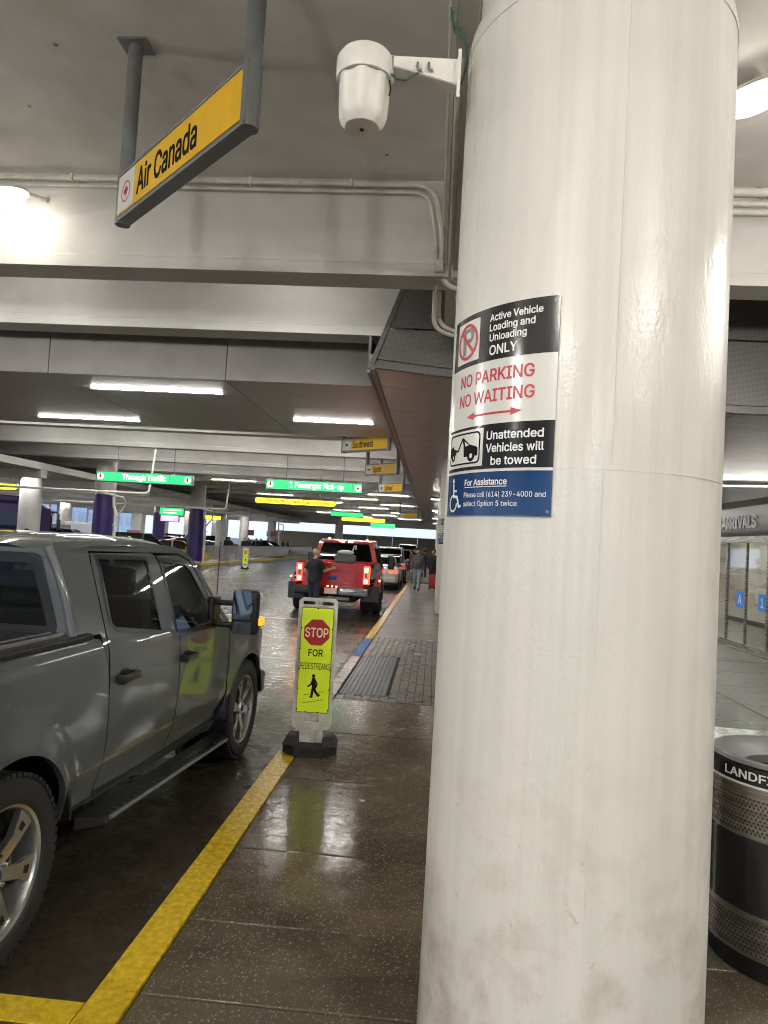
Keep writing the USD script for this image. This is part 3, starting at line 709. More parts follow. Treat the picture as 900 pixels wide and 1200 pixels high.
obj('bracket', cat([hull([(0.10, -0.035, 0.285), (0.10, -0.031, 0.325), (0.42, -0.035, 0.19), (0.42, -0.031, 0.31), (0.10, -0.031, 0.285), (0.42, -0.031, 0.19), (0.10, -0.035, 0.325), (0.42, -0.035, 0.31)]),
                    hull([(0.10, -0.035, 0.283), (0.10, 0.035, 0.283), (0.42, -0.035, 0.188), (0.42, 0.035, 0.188), (0.10, -0.035, 0.288), (0.10, 0.035, 0.288), (0.42, -0.035, 0.194), (0.42, 0.035, 0.194)]),
                    bx(0.09, 0.13, -0.035, 0.035, 0.27, 0.325)]).apply_scale(KC), WHITEP, cc, smooth=False)
obj('mounting_plate', bx(0.42, 0.435, -0.06, 0.06, 0.12, 0.34).apply_scale(KC), WHITEP, cc, smooth=False)
for x in (0.24, 0.29):
    obj('bracket_clip', tube(bend([(x, -0.04, 0.29), (x, -0.045, 0.255), (x + 0.02, -0.045, 0.25)], 0.01), 0.006, 6).apply_scale(KC), SIGNGREY, cc)
GREENC = M('green_cable', (0.02, 0.075, 0.05), 0.5)
obj('cable', tube([(0.115, -0.03, 0.25), (0.15, -0.05, 0.205), (0.19, -0.05, 0.20), (0.235, -0.04, 0.235), (0.26, -0.02, 0.262), (0.32, 0.0, 0.24), (0.41, 0.0, 0.215)], 0.0045, 6).apply_scale(KC), GREENC, cc)
obj('cable', tube([(0.117, -0.03, 0.21), (0.125, -0.04, 0.16), (0.118, -0.03, 0.14)], 0.004, 6).apply_scale(KC), BLACK, cc)
cb = thing('loose_cable', 'thin green cable dangling from the conduit above the camera bracket', 'cable', (-0.0, 0.0, 0.296))
obj('strand', tube(bend([(-0.045, 3.16, 4.32), (-0.04, 3.15, 4.22), (0.02, 3.13, 4.16), (0.035, 3.12, 4.05), (0.01, 3.12, 3.95)], 0.06), 0.0055, 6).apply_scale(KC), GREENC, cb)
obj('strand', tube(bend([(-0.055, 3.16, 4.34), (-0.05, 3.15, 4.26), (0.0, 3.13, 4.21), (0.03, 3.12, 4.12)], 0.06), 0.0045, 6).apply_scale(KC), GREENC, cb)

# ================================================================ conduits on the beams
def conduit(label, pts, r=0.025, rad=0.18, clips=()):
    p = thing('conduit', label, 'conduit', (0, 0, 0))
    obj('pipe', tube(bend(pts, rad), r, 12), PIPE, p, smooth=50)
    for c in clips:
        obj('clip', rbox(c[0] - 0.02, c[0] + 0.02, c[1] - r - 0.008, c[1] + r + 0.008, c[2] - r - 0.012, c[2] + r + 0.012, 0.006), PIPE, p)
conduit('long conduit along the top of the near beam, bending down beside the girder', [(-12, 8.07, 6.06), (-0.22, 8.07, 6.06), (-0.1, 8.02, 5.5), (-0.08, 8.4, 4.98), (0.5, 8.45, 4.96)], 0.032, 0.22, [(-6.5, 8.07, 6.06), (-4.6, 8.07, 6.06), (-2.4, 8.07, 6.06), (-1.2, 8.07, 6.06)])
conduit('second conduit just under the long one on the near beam', [(-12, 8.09, 5.98), (-0.27, 8.09, 5.98), (-0.16, 8.05, 5.4), (-0.14, 8.6, 5.0), (-0.10, 9.6, 5.0)], 0.020, 0.2)
conduit('pair of conduits curving under the girder end, upper one', [(-0.11, 9.4, 5.3), (-0.11, 9.6, 4.93), (0.1, 9.75, 4.86), (0.9, 9.75, 4.86)], 0.03, 0.25)
conduit('pair of conduits curving under the girder end, lower one', [(-0.17, 9.4, 5.3), (-0.17, 9.6, 4.86), (0.1, 9.70, 4.78), (0.9, 9.70, 4.78)], 0.03, 0.28)
conduit('straight conduit running along the left edge of the girder', [(-0.075, 4.0, 5.6), (-0.075, 8.0, 5.55)], 0.022, 0.1)
conduit('thick conduit climbing beside the camera bracket', [(-0.02, 4.3, 6.1), (0.0, 4.6, 5.08), (0.02, 8.2, 5.03)], 0.03, 0.15)
for k, (z, r) in enumerate(((6.03, 0.045), (5.90, 0.03), (5.80, 0.03))):
    conduit(('thick clipped conduit on the beam right of the big column', 'middle conduit on the beam right of the big column', 'lowest conduit on the beam right of the big column')[k], [(1.45, 8.03, z), (9, 8.03, z)], r, 0.1, [(3.55, 8.03, z)] if k == 0 else [])
jb = thing('junction_box', 'small beige junction boxes where the conduits meet the girder', 'junction box', (-0.12, 8.22, 5.42))
obj('box', rbox(-0.07, 0.07, -0.03, 0.03, -0.09, 0.09, 0.01), PIPE, jb)
obj('box', rbox(-0.05, 0.06, -0.03, 0.03, -0.33, -0.18, 0.01), PIPE, jb)

# ================================================================ lamps
def hid(label, loc, tilt=(0.35, 0.15), shade=False):
    p = thing('ceiling_lamp', label, 'lamp', loc)
    n = np.array([tilt[0], tilt[1], -1.0]); n /= np.linalg.norm(n)
    R = trimesh.geometry.align_vectors([0, 0, -1], n)
    def tr(t):
        t.apply_transform(R); return t
    obj('collar', tr(lathe([(0.0, 0.10), (0.13, 0.10), (0.15, 0.13), (0.14, 0.20), (0.0, 0.20)], 40)), WHITEP, p, smooth=40)
    obj('ballast_box', tr(rbox(-0.12, 0.12, -0.10, 0.10, 0.201, 0.40, 0.02)), WHITEP, p)
    obj('lens', tr(lathe([(0, -0.15), (0.07, -0.14), (0.14, -0.105), (0.195, -0.045), (0.215, 0.02), (0.195, 0.07), (0.14, 0.098), (0, 0.098)], 32)), HIDM, p, smooth=60)
    if shade:
        obj('reflector', tr(lathe([(0.10, 0.105), (0.17, 0.07), (0.225, -0.005), (0.250, -0.125), (0.257, -0.125), (0.234, 0.0), (0.175, 0.085), (0.10, 0.13)], 40)), WHITEP, p, smooth=40)
    obj('stem', tube([(0, 0, 0.32), (0, 0, 6.15 - loc[2])], 0.03), PIPE, p)
def drop_lamp(label, loc, rz, arm=None):
    p = thing('ceiling_lamp', label, 'lamp', loc, rz)
    lens = trimesh.creation.icosphere(3, 1.0); lens.vertices *= (0.30, 0.15, 0.13)
    lens = trimesh.intersections.slice_mesh_plane(lens, (0, 0, -1), (0, 0, 0.02), cap=False)
    obj('lens', lens, HIDVM, p, smooth=60)
    cap = trimesh.creation.icosphere(3, 1.0); cap.vertices *= (0.33, 0.175, 0.075)
    cap = trimesh.intersections.slice_mesh_plane(cap, (0, 0, 1), (0, 0, -0.012), cap=True)
    cap.apply_translation((0, 0, 0.034))
    obj('housing', cap, WHITEP, p, smooth=50)
    obj('stem', tube([(0, 0, 0.06), (0, 0, 6.15 - loc[2])] if arm is None else [(0, 0, 0.06), (0, 0, 0.10), arm], 0.03), WHITEP, p)
drop_lamp('glowing lamp at the left edge in front of the near beam', (-5.21, 7.76, 5.66), -20, (0.10, 0.46, 0.16))
drop_lamp('dazzling lamp right of the big column', (2.60, 6.26, 5.97), -48)
for lab, x, y in (('lamp over the road beyond the left edge of the picture', -9.8, 4.6), ('lamp over the sidewalk beyond the right edge of the picture', 5.6, 4.4), ('lamp over the road behind the viewer', -7.5, -1.4), ('lamp over the yellow line behind the viewer', -2.2, -2.4), ('lamp over the sidewalk behind the viewer', 3.6, -1.6), ('lamp far behind the viewer over the road', -6.0, -10.0), ('lamp far behind the viewer over the sidewalk', 1.0, -10.0)):
    hid(lab, (x, y, 4.5), (0.0, 0.0))

def tube_light(label, x, y, z, L=2.5, group=None, hang=0.0):
    p = thing('strip_light', label, 'strip light', (x, y, z), 0, group)
    obj('housing', bx(-L / 2 - 0.04, L / 2 + 0.04, -0.075, 0.075, 0.0, 0.02 + hang), SIGNGREY, p, smooth=False)
    obj('tube', rbox(-L / 2, L / 2, -0.05, 0.05, -0.016, -0.002, 0.007), TUBEM, p)
    return p
tube_light('long strip light on the metal ceiling, nearest the viewer', -5.33, 12.79, 4.494)
tube_light('strip light on the metal ceiling at the left, above the through traffic sign', -8.48, 16.45, 4.494)
tube_light('shorter strip light on the metal ceiling near the soffit edge', -2.36, 15.38, 4.494, 1.75)
soff = [(0.30, 21.6), (0.55, 33.4), (0.6, 44), (0.6, 55), (0.6, 66)]
src = tube_light('strip light on the sidewalk soffit closest to the big column', soff[0][0] + 0.2, soff[0][1], sz(1.5) - 0.13, 2.2, None, 0.08)
for k, (x, y) in enumerate(soff[1:]):
    dup(src, ('second strip light along the sidewalk soffit', 'third strip light along the sidewalk soffit', 'fourth strip light along the sidewalk soffit', 'last strip light along the sidewalk soffit')[k], (x + 0.3, y, sz(1.8) - 0.13))
dup(src, 'strip light on the soffit above the glass doors, right of the big column', (8.45, 19.0, sz(9) - 0.11), -18)
dup(src, 'strip light deeper in the soffit behind the glass doors', (12.0, 28.6, sz(13) - 0.11), 0)
dup(src, 'strip light over the sidewalk hidden from view by the big column', (3.0, 16.0, sz(4.2) - 0.11))
for k, x in enumerate((-2.4, -6.4, -10.4)):
    tube_light(('short strip light between the first two beams, nearest the girder', 'second short strip light between the first two beams', 'third short strip light between the first two beams')[k], x, 9.1, 6.02, 0.8)
# rows of strip lights between the far beams
rows_l = [(19.6, 5.75), (24.0, 5.75), (28.8, 5.7), (33.9, 5.4), (39.0, 5.0), (44.1, 4.98), (49.4, 4.98), (55, 4.98), (61, 4.98), (68, 4.98), (75, 4.98), (82, 4.98)]
first = None
for j, (y, z) in enumerate(rows_l):
    for i, x in enumerate((-3.6, -7.4, -11.2, -14.6) if j < 4 else ((-3.0, -8.6) if j % 2 else (-5.4, -11.4))):
        if first is None:
            first = tube_light('strip light in the rows between the far roadway beams', x, y, z, 2.5, 'strip lights between the far beams')
        else:
            dup(first, 'strip light in the rows between the far roadway beams', (x, y, z))
far_l = None
for j, y in enumerate(np.arange(27.2, 92, 6.0)):
    for x in (-20.5, -25.0, -30, -35):
        lab = 'strip light under the low deck at the far left'
        if far_l is None:
            far_l = tube_light(lab, x, y, 4.22, 2.5, 'strip lights under the low deck')
        else:
            dup(far_l, lab, (x, y, 4.22))

# ================================================================ hanging airline signs, at 45 degrees
S2 = math.sqrt(0.5)
def airline(label, name, A, B, zb, h, ztop, logo, w=None, size=0.62, plates=True, lean=0.0):
    """A: near right end, B: far left end; the yellow face looks towards the viewer's left front"""
    A, B = np.array([*A, 0.0]), np.array([*B, 0.0])
    d = (A - B); L = np.linalg.norm(d); d /= L                     # reading direction
    n = np.array([d[1], -d[0], 0.0])                               # out of the lettered face
    p = thing('airline_sign', label, 'sign', (*B[:2], 0))
    up = np.array([0, 0, 1.0])
    def slabm(a0, a1, z0, z1, t0, t1, r=0.0):
        t = rbox(a0, a1, t0, t1, z0, z1, r) if r else bx(a0, a1, t0, t1, z0, z1)
        v = t.vertices
        t.vertices = v[:, :1] * d + v[:, 1:2] * n + v[:, 2:3] * up
        return t
    obj('frame', cat([slabm(0, L, zb, zb + 0.03, -0.058, 0.060, 0.008), slabm(0, L, zb + h - 0.025, zb + h, -0.058, 0.060, 0.008), slabm(0, 0.03, zb, zb + h, -0.058, 0.060, 0.008), slabm(L - 0.03, L, zb, zb + h, -0.058, 0.060, 0.008), slabm(0.02, L - 0.02, zb + 0.02, zb + h - 0.02, -0.05, 0.052)]), SIGNGREY, p)
    obj('face_panel', slabm(0.05, L - 0.04, zb + 0.045, zb + h - 0.04, 0.053, 0.058), YELLOWSIGN, p, smooth=False)
    obj('logo_panel', slabm(0.055, 0.055 + h * 0.78, zb + 0.055, zb + h - 0.05, 0.059, 0.062), SIGNWHITE, p, smooth=False)
    c = 0.055 + h * 0.39, zb + h / 2
    if logo == 'leaf':
        leaf = [(0, -1), (0.06, -0.45), (0.5, -0.52), (0.42, -0.33), (0.85, 0.02), (0.72, 0.12), (0.82, 0.42), (0.48, 0.36), (0.42, 0.5), (0.2, 0.28), (0.28, 0.72), (0.12, 0.64), (0, 1.0)]
        leaf = leaf + [(-x, y) for x, y in leaf[-2:0:-1]]
        g = unary_union([affinity.translate(affinity.scale(Polygon(leaf), 0.058, 0.058, origin=(0, 0)), *c), ring2d(*c, 0.092, 0.012)])
        lm = INKRED
    elif logo == 'heart':
        g = unary_union([affinity.rotate(sbox(c[0] - 0.05, c[1] - 0.02, c[0] + 0.05, c[1] + 0.01), 30), affinity.rotate(sbox(c[0] - 0.05, c[1] - 0.01, c[0] + 0.05, c[1] + 0.02), -30)]); lm = SIGNBLUE
    elif logo == 'bars':
        g = unary_union([sbox(c[0] - 0.07, c[1] - 0.02, c[0] + 0.07, c[1] + 0.02)]); lm = INK
    else:
        g = Point(*c).buffer(0.06).difference(Point(c[0] + 0.02, c[1]).buffer(0.03)); lm = SIGNBLUE
    t = prism(g, 0.001, 'z', 0.0); v = t.vertices
    t.vertices = v[:, :1] * d + v[:, 1:2] * up + (0.0625 + v[:, 2:3]) * n
    obj('logo', t, lm, p, smooth=False)
    x0 = 0.055 + h * 0.78 + 0.06
    hh = h * size * 0.62
    if name: obj('lettering', put_text(name, hh, d * x0 + up * (zb + h * 0.27) + n * 0.0585, d, up, w, True, False), INK, p, smooth=False)
    for s, nm in ((0.04, 'post'), (L - 0.04, 'post')):
        q = d * s
        k = tube([(q[0], q[1], zb + 0.01), (q[0], q[1], ztop)], 0.062, 16)
        ps = obj(nm, k, SIGNGREY, p, smooth=50)
        obj('mount_plate', rbox(q[0] - 0.13, q[0] + 0.13, q[1] - 0.11, q[1] + 0.11, ztop - 0.02, ztop, 0.004), SIGNGREY, ps) if plates else None
        obj('post_cap', lathe([(0, zb - 0.006), (0.064, zb - 0.006), (0.064, zb + 0.012), (0, zb + 0.012)], 20).apply_translation((q[0], q[1], 0)), SIGNGREY, ps)
airline('large yellow hanging airline sign with a red leaf badge, nearest the viewer', 'Air Canada', (-1.33, 4.41), (-2.90, 5.93), 4.52, 0.43, 6.15, 'leaf', 1.06, 0.78)
airline('yellow hanging airline sign half hidden behind the metal ceiling edge', 'Southwest', (-1.22, 17.4), (-2.53, 18.4), 4.20, 0.38, 6.1, 'heart', 0.72, 0.7, False)
airline('bright yellow hanging airline sign on two dark posts, second beyond the metal ceiling', 'Spirit', (-1.18, 21.0), (-2.24, 22.0), 3.97, 0.36, 6.1, 'bars', 0.35, 0.7, False)
airline('dull yellow hanging airline sign just right of the green pick-up sign', 'United', (-1.22, 26.0), (-2.2, 27.0), 3.82, 0.36, 6.1, 'disc', 0.42, 0.7, False)
airline('last tiny yellow hanging sign at the far end of the soffit', None, (-1.25, 52.0), (-2.7, 53.0), 3.9, 0.42, 6.1, 'bars', 0.5, 0.7, False)

# ================================================================ lit roadway signs
def lit_sign(name, label, xc, y, zc, w, h, mat, words, tm, ends=True, hang=5.05, round_=False, split=(), cat_='sign'):
    p = thing(name, label, cat_, (xc, y, zc))
    if round_:
        obj('case', prism(rrect(-w / 2 - 0.03, -h / 2 - 0.03, w / 2 + 0.03, h / 2 + 0.03, h / 2), 0.16, 'y', -0.08), SIGNGREY, p)
        obj('face', prism(rrect(-w / 2, -h / 2, w / 2, h / 2, h / 2 - 0.01), 0.006, 'y', -0.0865), mat, p)
    else:
        obj('case', rbox(-w / 2 - 0.04, w / 2 + 0.04, -0.10, 0.10, -h / 2 - 0.04, h / 2 + 0.04, 0.02), SIGNGREY, p)
        obj('face', bx(-w / 2, w / 2, -0.108, -0.1025, -h / 2, h / 2), mat, p, smooth=False)
    yy = -0.1095 if not round_ else -0.0885
    if words == 'bars':
        for k in (-1, 1):
            obj('lettering', bx(-w * 0.36, w * (0.36 if k > 0 else 0.2), yy, yy + 0.004, k * h * 0.2 - 0.035, k * h * 0.2 + 0.035), LITWHITE, p, smooth=False)
        words = []
    for s, hh, x, width in words:
        obj('lettering', put_text(s, hh, (x, yy, -hh * 0.42), (1, 0, 0), (0, 0, 1), width), tm, p, smooth=False)
    for x in split:
        obj('divider', bx(x - 0.012, x + 0.012, yy - 0.002, yy + 0.0005, -h / 2, h / 2), SIGNGREY, p, smooth=False)
    if ends:
        for s in (-1, 1):
            x = s * (w / 2 - h * 0.45)
            e = obj('beacon', lathe([(0, 0), (h * 0.36, 0), (h * 0.36, 0.02), (0, 0.02)], 24).apply_transform(trimesh.transformations.rotation_matrix(math.pi / 2, (1, 0, 0))).apply_translation((x, yy, 0)), LITWHITE, p)
            obj('arrow', prism(Polygon([(x - 0.07, 0.03), (x + 0.07, 0.03), (x, -0.10)]).union(sbox(x - 0.025, 0.02, x + 0.025, 0.11)), 0.003, 'y', yy - 0.0235), STOPRED, e, smooth=False)
    for s in (-0.3, 0.3):
        obj('hanger', bx(s * w - 0.014, s * w + 0.014, -0.014, 0.014, h / 2 + 0.02, hang - zc), SIGNGREY, p, smooth=False)
lit_sign('direction_sign', 'green lit sign reading Through Traffic', -11.19, 26.4, 3.87, 3.72, 0.33, GREENLIT, [('Through Traffic', 0.20, 0.0, 1.72)], LITWHITE, split=(-1.15, 1.0))
lit_sign('direction_sign', 'green lit sign reading 1 Passenger Pick-up', -4.61, 26.4, 3.90, 3.62, 0.32, GREENLIT, [('1', 0.22, -0.87, 0.09), ('Passenger Pick-up', 0.19, 0.20, 1.85)], LITWHITE, split=(-1.0, 1.45))
lit_sign('caution_sign', 'yellow lit sign reading CAUTION Pedestrian Crossing', -6.82, 34.0, 3.68, 3.95, 0.25, YELLOWLIT, [('CAUTION', 0.14, -1.0, 0.95), ('Pedestrian Crossing', 0.14, 0.75, 1.85)], INKRED, ends=False, round_=True, split=(-0.32,))
lit_sign('direction_sign', 'small green lit sign in the distance under the far beams', -6.9, 55, 4.05, 2.5, 0.30, GREENLIT, [], LITWHITE, ends=False)
lit_sign('caution_sign', 'small yellow lit sign just under the distant green one', -5.9, 58, 3.8, 3.6, 0.30, YELLOWLIT, [], INK, ends=False, round_=True)
lit_sign('direction_sign', 'faintest green sign before the end wall', -5.6, 76, 3.9, 2.6, 0.40, GREENLIT, [], LITWHITE, ends=False)
lit_sign('direction_sign', 'small green sign above the pink one at the far island', -19.0, 50, 3.38, 1.75, 0.5, GREENLIT, 'bars', LITWHITE, ends=False, hang=4.0)
lit_sign('information_sign', 'pink lit sign below the green one at the far island', -19.2, 50.2, 2.88, 1.3, 0.42, PINKLIT, 'bars', LITWHITE, ends=False, hang=3.3)
lit_sign('caution_sign', 'amber lit sign right of the small green one at the far island', -18.2, 55, 3.22, 2.6, 0.3, YELLOWLIT, [], INK, ends=False, hang=4.0)
lit_sign('caution_sign', 'amber lamp sign at the far left edge beside the white column', -21.0, 33.0, 3.62, 1.4, 0.28, YELLOWLIT, [], INK, ends=False, hang=4.0, round_=True)

# ================================================================ the grey pickup
def wheel(parent, x, y, z, side, R=0.40, w=0.27, rim_r=0.285, spokes=6, rim_mat=None, name='wheel'):
    """a wheel whose outer face looks along side * x: tyre, rim with spokes, hub"""
    rim_mat = rim_mat or ALU
    T = trimesh.geometry.align_vectors([0, 0, 1], [side, 0, 0])
    def tr(t):
        t.apply_transform(T); t.apply_translation((x, y, z)); return t
    pr = [(rim_r - 0.015, -w / 2 + 0.02), (rim_r + 0.02, -w / 2), (R - 0.03, -w / 2 + 0.005), (R - 0.006, -w / 2 + 0.03), (R, -w / 2 + 0.07), (R, w / 2 - 0.07), (R - 0.006, w / 2 - 0.03), (R - 0.03, w / 2 - 0.005), (rim_r + 0.02, w / 2), (rim_r - 0.004, w / 2 - 0.015), (rim_r - 0.015, w / 2 - 0.03)]
    wp = obj(name, tr(lathe(pr, 64)), RUBBER, parent, smooth=40)
    blocks = []
    n = 60
    for k in range(n):
        a = 2 * math.pi * k / n
        for r0 in (-0.085, 0.0, 0.085):
            b = bx(R - 0.012, R + 0.006, -0.0145, 0.0145, r0 - 0.034, r0 + 0.034)
            b.apply_transform(trimesh.transformations.rotation_matrix(a + (0.5 if r0 == 0 else 0) * 2 * math.pi / n, (0, 0, 1)))
            blocks.append(b)
    obj('tread', tr(cat(blocks)), RUBBER, wp, smooth=False, kind='stuff')
    obj('rim', tr(lathe([(rim_r - 0.055, -w / 2 + 0.05), (rim_r - 0.03, w / 2 - 0.05), (rim_r - 0.018, w / 2 - 0.022), (rim_r, w / 2 - 0.014), (rim_r + 0.004, w / 2 - 0.020), (rim_r - 0.012, w / 2 - 0.06), (rim_r - 0.012, -w / 2 + 0.03)], 64)), rim_mat, wp, smooth=40)
    obj('brake_disc', tr(lathe([(0, 0.0), (rim_r - 0.07, 0.0), (rim_r - 0.07, 0.015), (0, 0.015)], 40)), GAP, wp)
    zf = w / 2 - 0.03
    for k in range(spokes):
        a = 2 * math.pi * (k + 0.25) / spokes
        wa = 0.30 if spokes == 6 else 0.2
        p = []
        for r, hw, dz in ((0.055, 0.030, -0.018), (rim_r * 0.55, 0.031, 0.0), (rim_r - 0.018, 0.060, -0.004)):
            p += [(r, -hw, zf + dz), (r, hw, zf + dz), (r, -hw * 0.8, zf + dz - 0.035), (r, hw * 0.8, zf + dz - 0.035)]
        h1 = hull(p[:8]); h2 = hull(p[4:])
        t = cat([h1, h2])
        gr = cat([hull([(0.09, -0.009, zf - 0.012), (0.09, 0.009, zf - 0.012), (rim_r - 0.06, -0.018, zf + 0.002), (rim_r - 0.06, 0.018, zf + 0.002), (rim_r - 0.06, 0, zf - 0.02), (0.09, 0, zf - 0.02)])])
        rm = trimesh.transformations.rotation_matrix(a, (0, 0, 1))
        t.apply_transform(rm); gr.apply_transform(rm)
        obj('spoke', tr(t), rim_mat, wp, smooth=25)
        if spokes == 6:
            obj('spoke_groove', tr(gr), BLACK, wp, smooth=25)
        nut = lathe([(0, zf - 0.02), (0.010, zf - 0.02), (0.010, zf + 0.0), (0, zf + 0.003)], 6).apply_translation((0.075 * math.cos(a + 0.5), 0.075 * math.sin(a + 0.5), 0))
        obj('wheel_nut', tr(nut), CHROME, wp)
    obj('hub_cap', tr(lathe([(0, zf + 0.004), (0.035, zf + 0.003), (0.042, zf - 0.008), (0.060, zf - 0.018), (0.06, zf - 0.05), (0, zf - 0.05)], 24)), rim_mat, wp)
    obj('hub_badge', tr(lathe([(0, zf + 0.007), (0.026, zf + 0.006), (0.028, zf + 0.002), (0, zf + 0.002)], 24).apply_transform(np.diag([1, 1, 1, 1.0]))), SIGNBLUE, wp)
    return wp

truck = thing('grey_pickup', 'grey crew cab pickup with a dark bed cover parked at the yellow line', 'pickup truck', (-2.68, 2.889, 0), -2.7)
RW, FW_, AR = (0.0, 0.41), (3.16, 0.40), 0.49
def side_x(u, z):
    x = np.full_like(u, 1.0)
    s_ = np.clip(0.66 - z, 0, 1)
    x -= np.where(s_ < 0.04, s_ ** 2 / 0.08, s_ - 0.02) * 0.20 + np.clip(0.50 - z, 0, 1) ** 2 * 1.2
    x -= 0.016 * ((np.clip(z, 0.5, 1.2) - 0.92) / 0.3) ** 2
    zb = 1.20
    x -= np.where(z > zb, (z - zb) * 0.32 + 0.03 * np.clip((z - 1.62) / 0.12, 0, 2) ** 2, 0)
    for c in (RW, FW_):
        d = np.hypot(u - c[0], z - c[1])
        x += 0.022 * np.exp(-((d - AR) / 0.075) ** 2) * (z > c[1] - 0.15)
    x -= np.clip(u - 3.35, 0, 1) ** 2 * 0.32 + np.clip(-0.85 - u, 0, 1) ** 2 * 0.3
    return x
def bed_x(u, z):
    x = np.full_like(u, 1.0)
    s_ = np.clip(0.66 - z, 0, 1)
    x -= np.where(s_ < 0.04, s_ ** 2 / 0.08, s_ - 0.02) * 0.20 + np.clip(0.50 - z, 0, 1) ** 2 * 1.2
    x -= 0.016 * ((np.clip(z, 0.5, 1.2) - 0.92) / 0.3) ** 2
    x -= 0.04 * np.clip((z - 1.20) / 0.10, 0, 1) ** 2
    d = np.hypot(u - RW[0], z - RW[1])
    x += 0.022 * np.exp(-((d - AR) / 0.075) ** 2) * (z > 0.26)
    x -= np.clip(-0.85 - u, 0, 1) ** 2 * 0.3
    return x
def side_panel(name, poly, mat, fx=side_x, off=0.0, cell=0.04, parent=None, both=True):
    out = []
    for s in ((1, -1) if both else (1,)):
        def fun(v):
            return np.c_[s * (fx(v[:, 0], v[:, 1]) + off), v]
        t = bent(poly, fun, cell)
        n = t.face_normals
        if (n[:, 0] * s).sum() < 0:
            t.invert()
        path = obj(name, t, mat, parent or truck, smooth=True)
        u, z, e = t.vertices[:, 1], t.vertices[:, 2], 2e-3          # the true normals of the curved side
        nn = np.c_[np.full(len(u), float(s)), -(fx(u + e, z) - fx(u - e, z)) / (2 * e), -(fx(u, z + e) - fx(u, z - e)) / (2 * e)]
        nn /= np.linalg.norm(nn, axis=1, keepdims=True)
        UsdGeom.Mesh(stage.GetPrimAtPath(path)).GetNormalsAttr().Set(Vt.Vec3fArray.FromNumpy(nn.astype(np.float32)))
        out.append(path)
    return out
ga = 0.0035
archR, archF = Point(*RW).buffer(AR, 48), Point(*FW_).buffer(AR - 0.01, 48)
sill = lambda u: 0.465 - 0.045 * (u - 0.7)
bed_poly = Polygon([(-1.10, 0.62), (-0.55, 0.52), (0.5, 0.47), (0.793, sill(0.793)), (0.793, 0.75), (0.778, 1.12), (0.72, 1.28), (0.62, 1.302), (-1.12, 1.302)]).difference(archR).difference(sbox(-2, 0, -0.47, 0.6).difference(sbox(-2, 0.55, -0.47, 0.6)))
side_panel('bed_side', bed_poly, PAINTGREY, bed_x)
rear_door = Polygon([(0.785, 1.12), (0.80, 0.75), (0.80, sill(0.80) + 0.02), (1.70, sill(1.7) + 0.02), (1.695, 1.232), (1.61, 1.70), (1.55, 1.715), (0.84, 1.72), (0.80, 1.66), (0.795, 1.30)])
rwin = Polygon([(0.868, 1.345), (0.90, 1.32), (1.44, 1.245), (1.46, 1.672), (0.885, 1.688)]).buffer(-0.012).buffer(0.012)
front_door = Polygon([(1.70 + 2 * ga, sill(1.7) + 0.02), (2.50, sill(2.5) + 0.03), (2.66, 0.62), (2.66, 1.13), (2.50, 1.215), (2.13, 1.655), (1.98, 1.70), (1.62 + 2 * ga, 1.70), (1.695 + 2 * ga, 1.232)])
fwin = Polygon([(1.668, 1.225), (2.30, 1.185), (2.40, 1.20), (2.10, 1.595), (2.02, 1.635), (1.66, 1.66)]).buffer(-0.012).buffer(0.012)
dr = side_panel('rear_door', rear_door.difference(rwin).buffer(-ga), PAINTGREY)
df = side_panel('front_door', front_door.difference(fwin).buffer(-ga), PAINTGREY)
side_panel('window_trim', rwin.buffer(0.022).difference(rwin.buffer(-0.004)), BLACK, off=0.004)
side_panel('window_trim', fwin.buffer(0.022).difference(fwin.buffer(-0.004)), BLACK, off=0.004)
side_panel('rear_side_window', rwin, TINT, off=-0.006)
side_panel('front_side_window', fwin, TINT, off=-0.006)
fender = Polygon([(2.67, sill(2.67)), (2.67, 1.12), (2.74, 1.115), (3.4, 1.055), (3.85, 0.99), (3.98, 0.80), (3.98, 0.52), (3.70, 0.42), (3.4, 0.40)]).difference(archF)
side_panel('front_fender', fender.buffer(-ga), PAINTGREY)
side_panel('sill', Polygon([(0.78, sill(0.78) - 0.05), (2.66, sill(2.66) - 0.05), (2.66, sill(2.66) + 0.04), (0.78, sill(0.78) + 0.025)]), PAINTGREY, off=-0.012)
pill = Polygon([(0.484, 1.305), (0.735, 1.305), (0.775, 1.12), (0.79, 1.30), (0.795, 1.66), (0.835, 1.725), (2.0, 1.705), (2.14, 1.66), (2.52, 1.215), (2.66, 1.135), (2.70, 1.15), (2.56, 1.27), (2.18, 1.70), (2.02, 1.755), (1.3, 1.79), (0.56, 1.772), (0.472, 1.715)])
side_panel('cab_frame', pill.buffer(-0.002), PAINTGREY, cell=0.05)
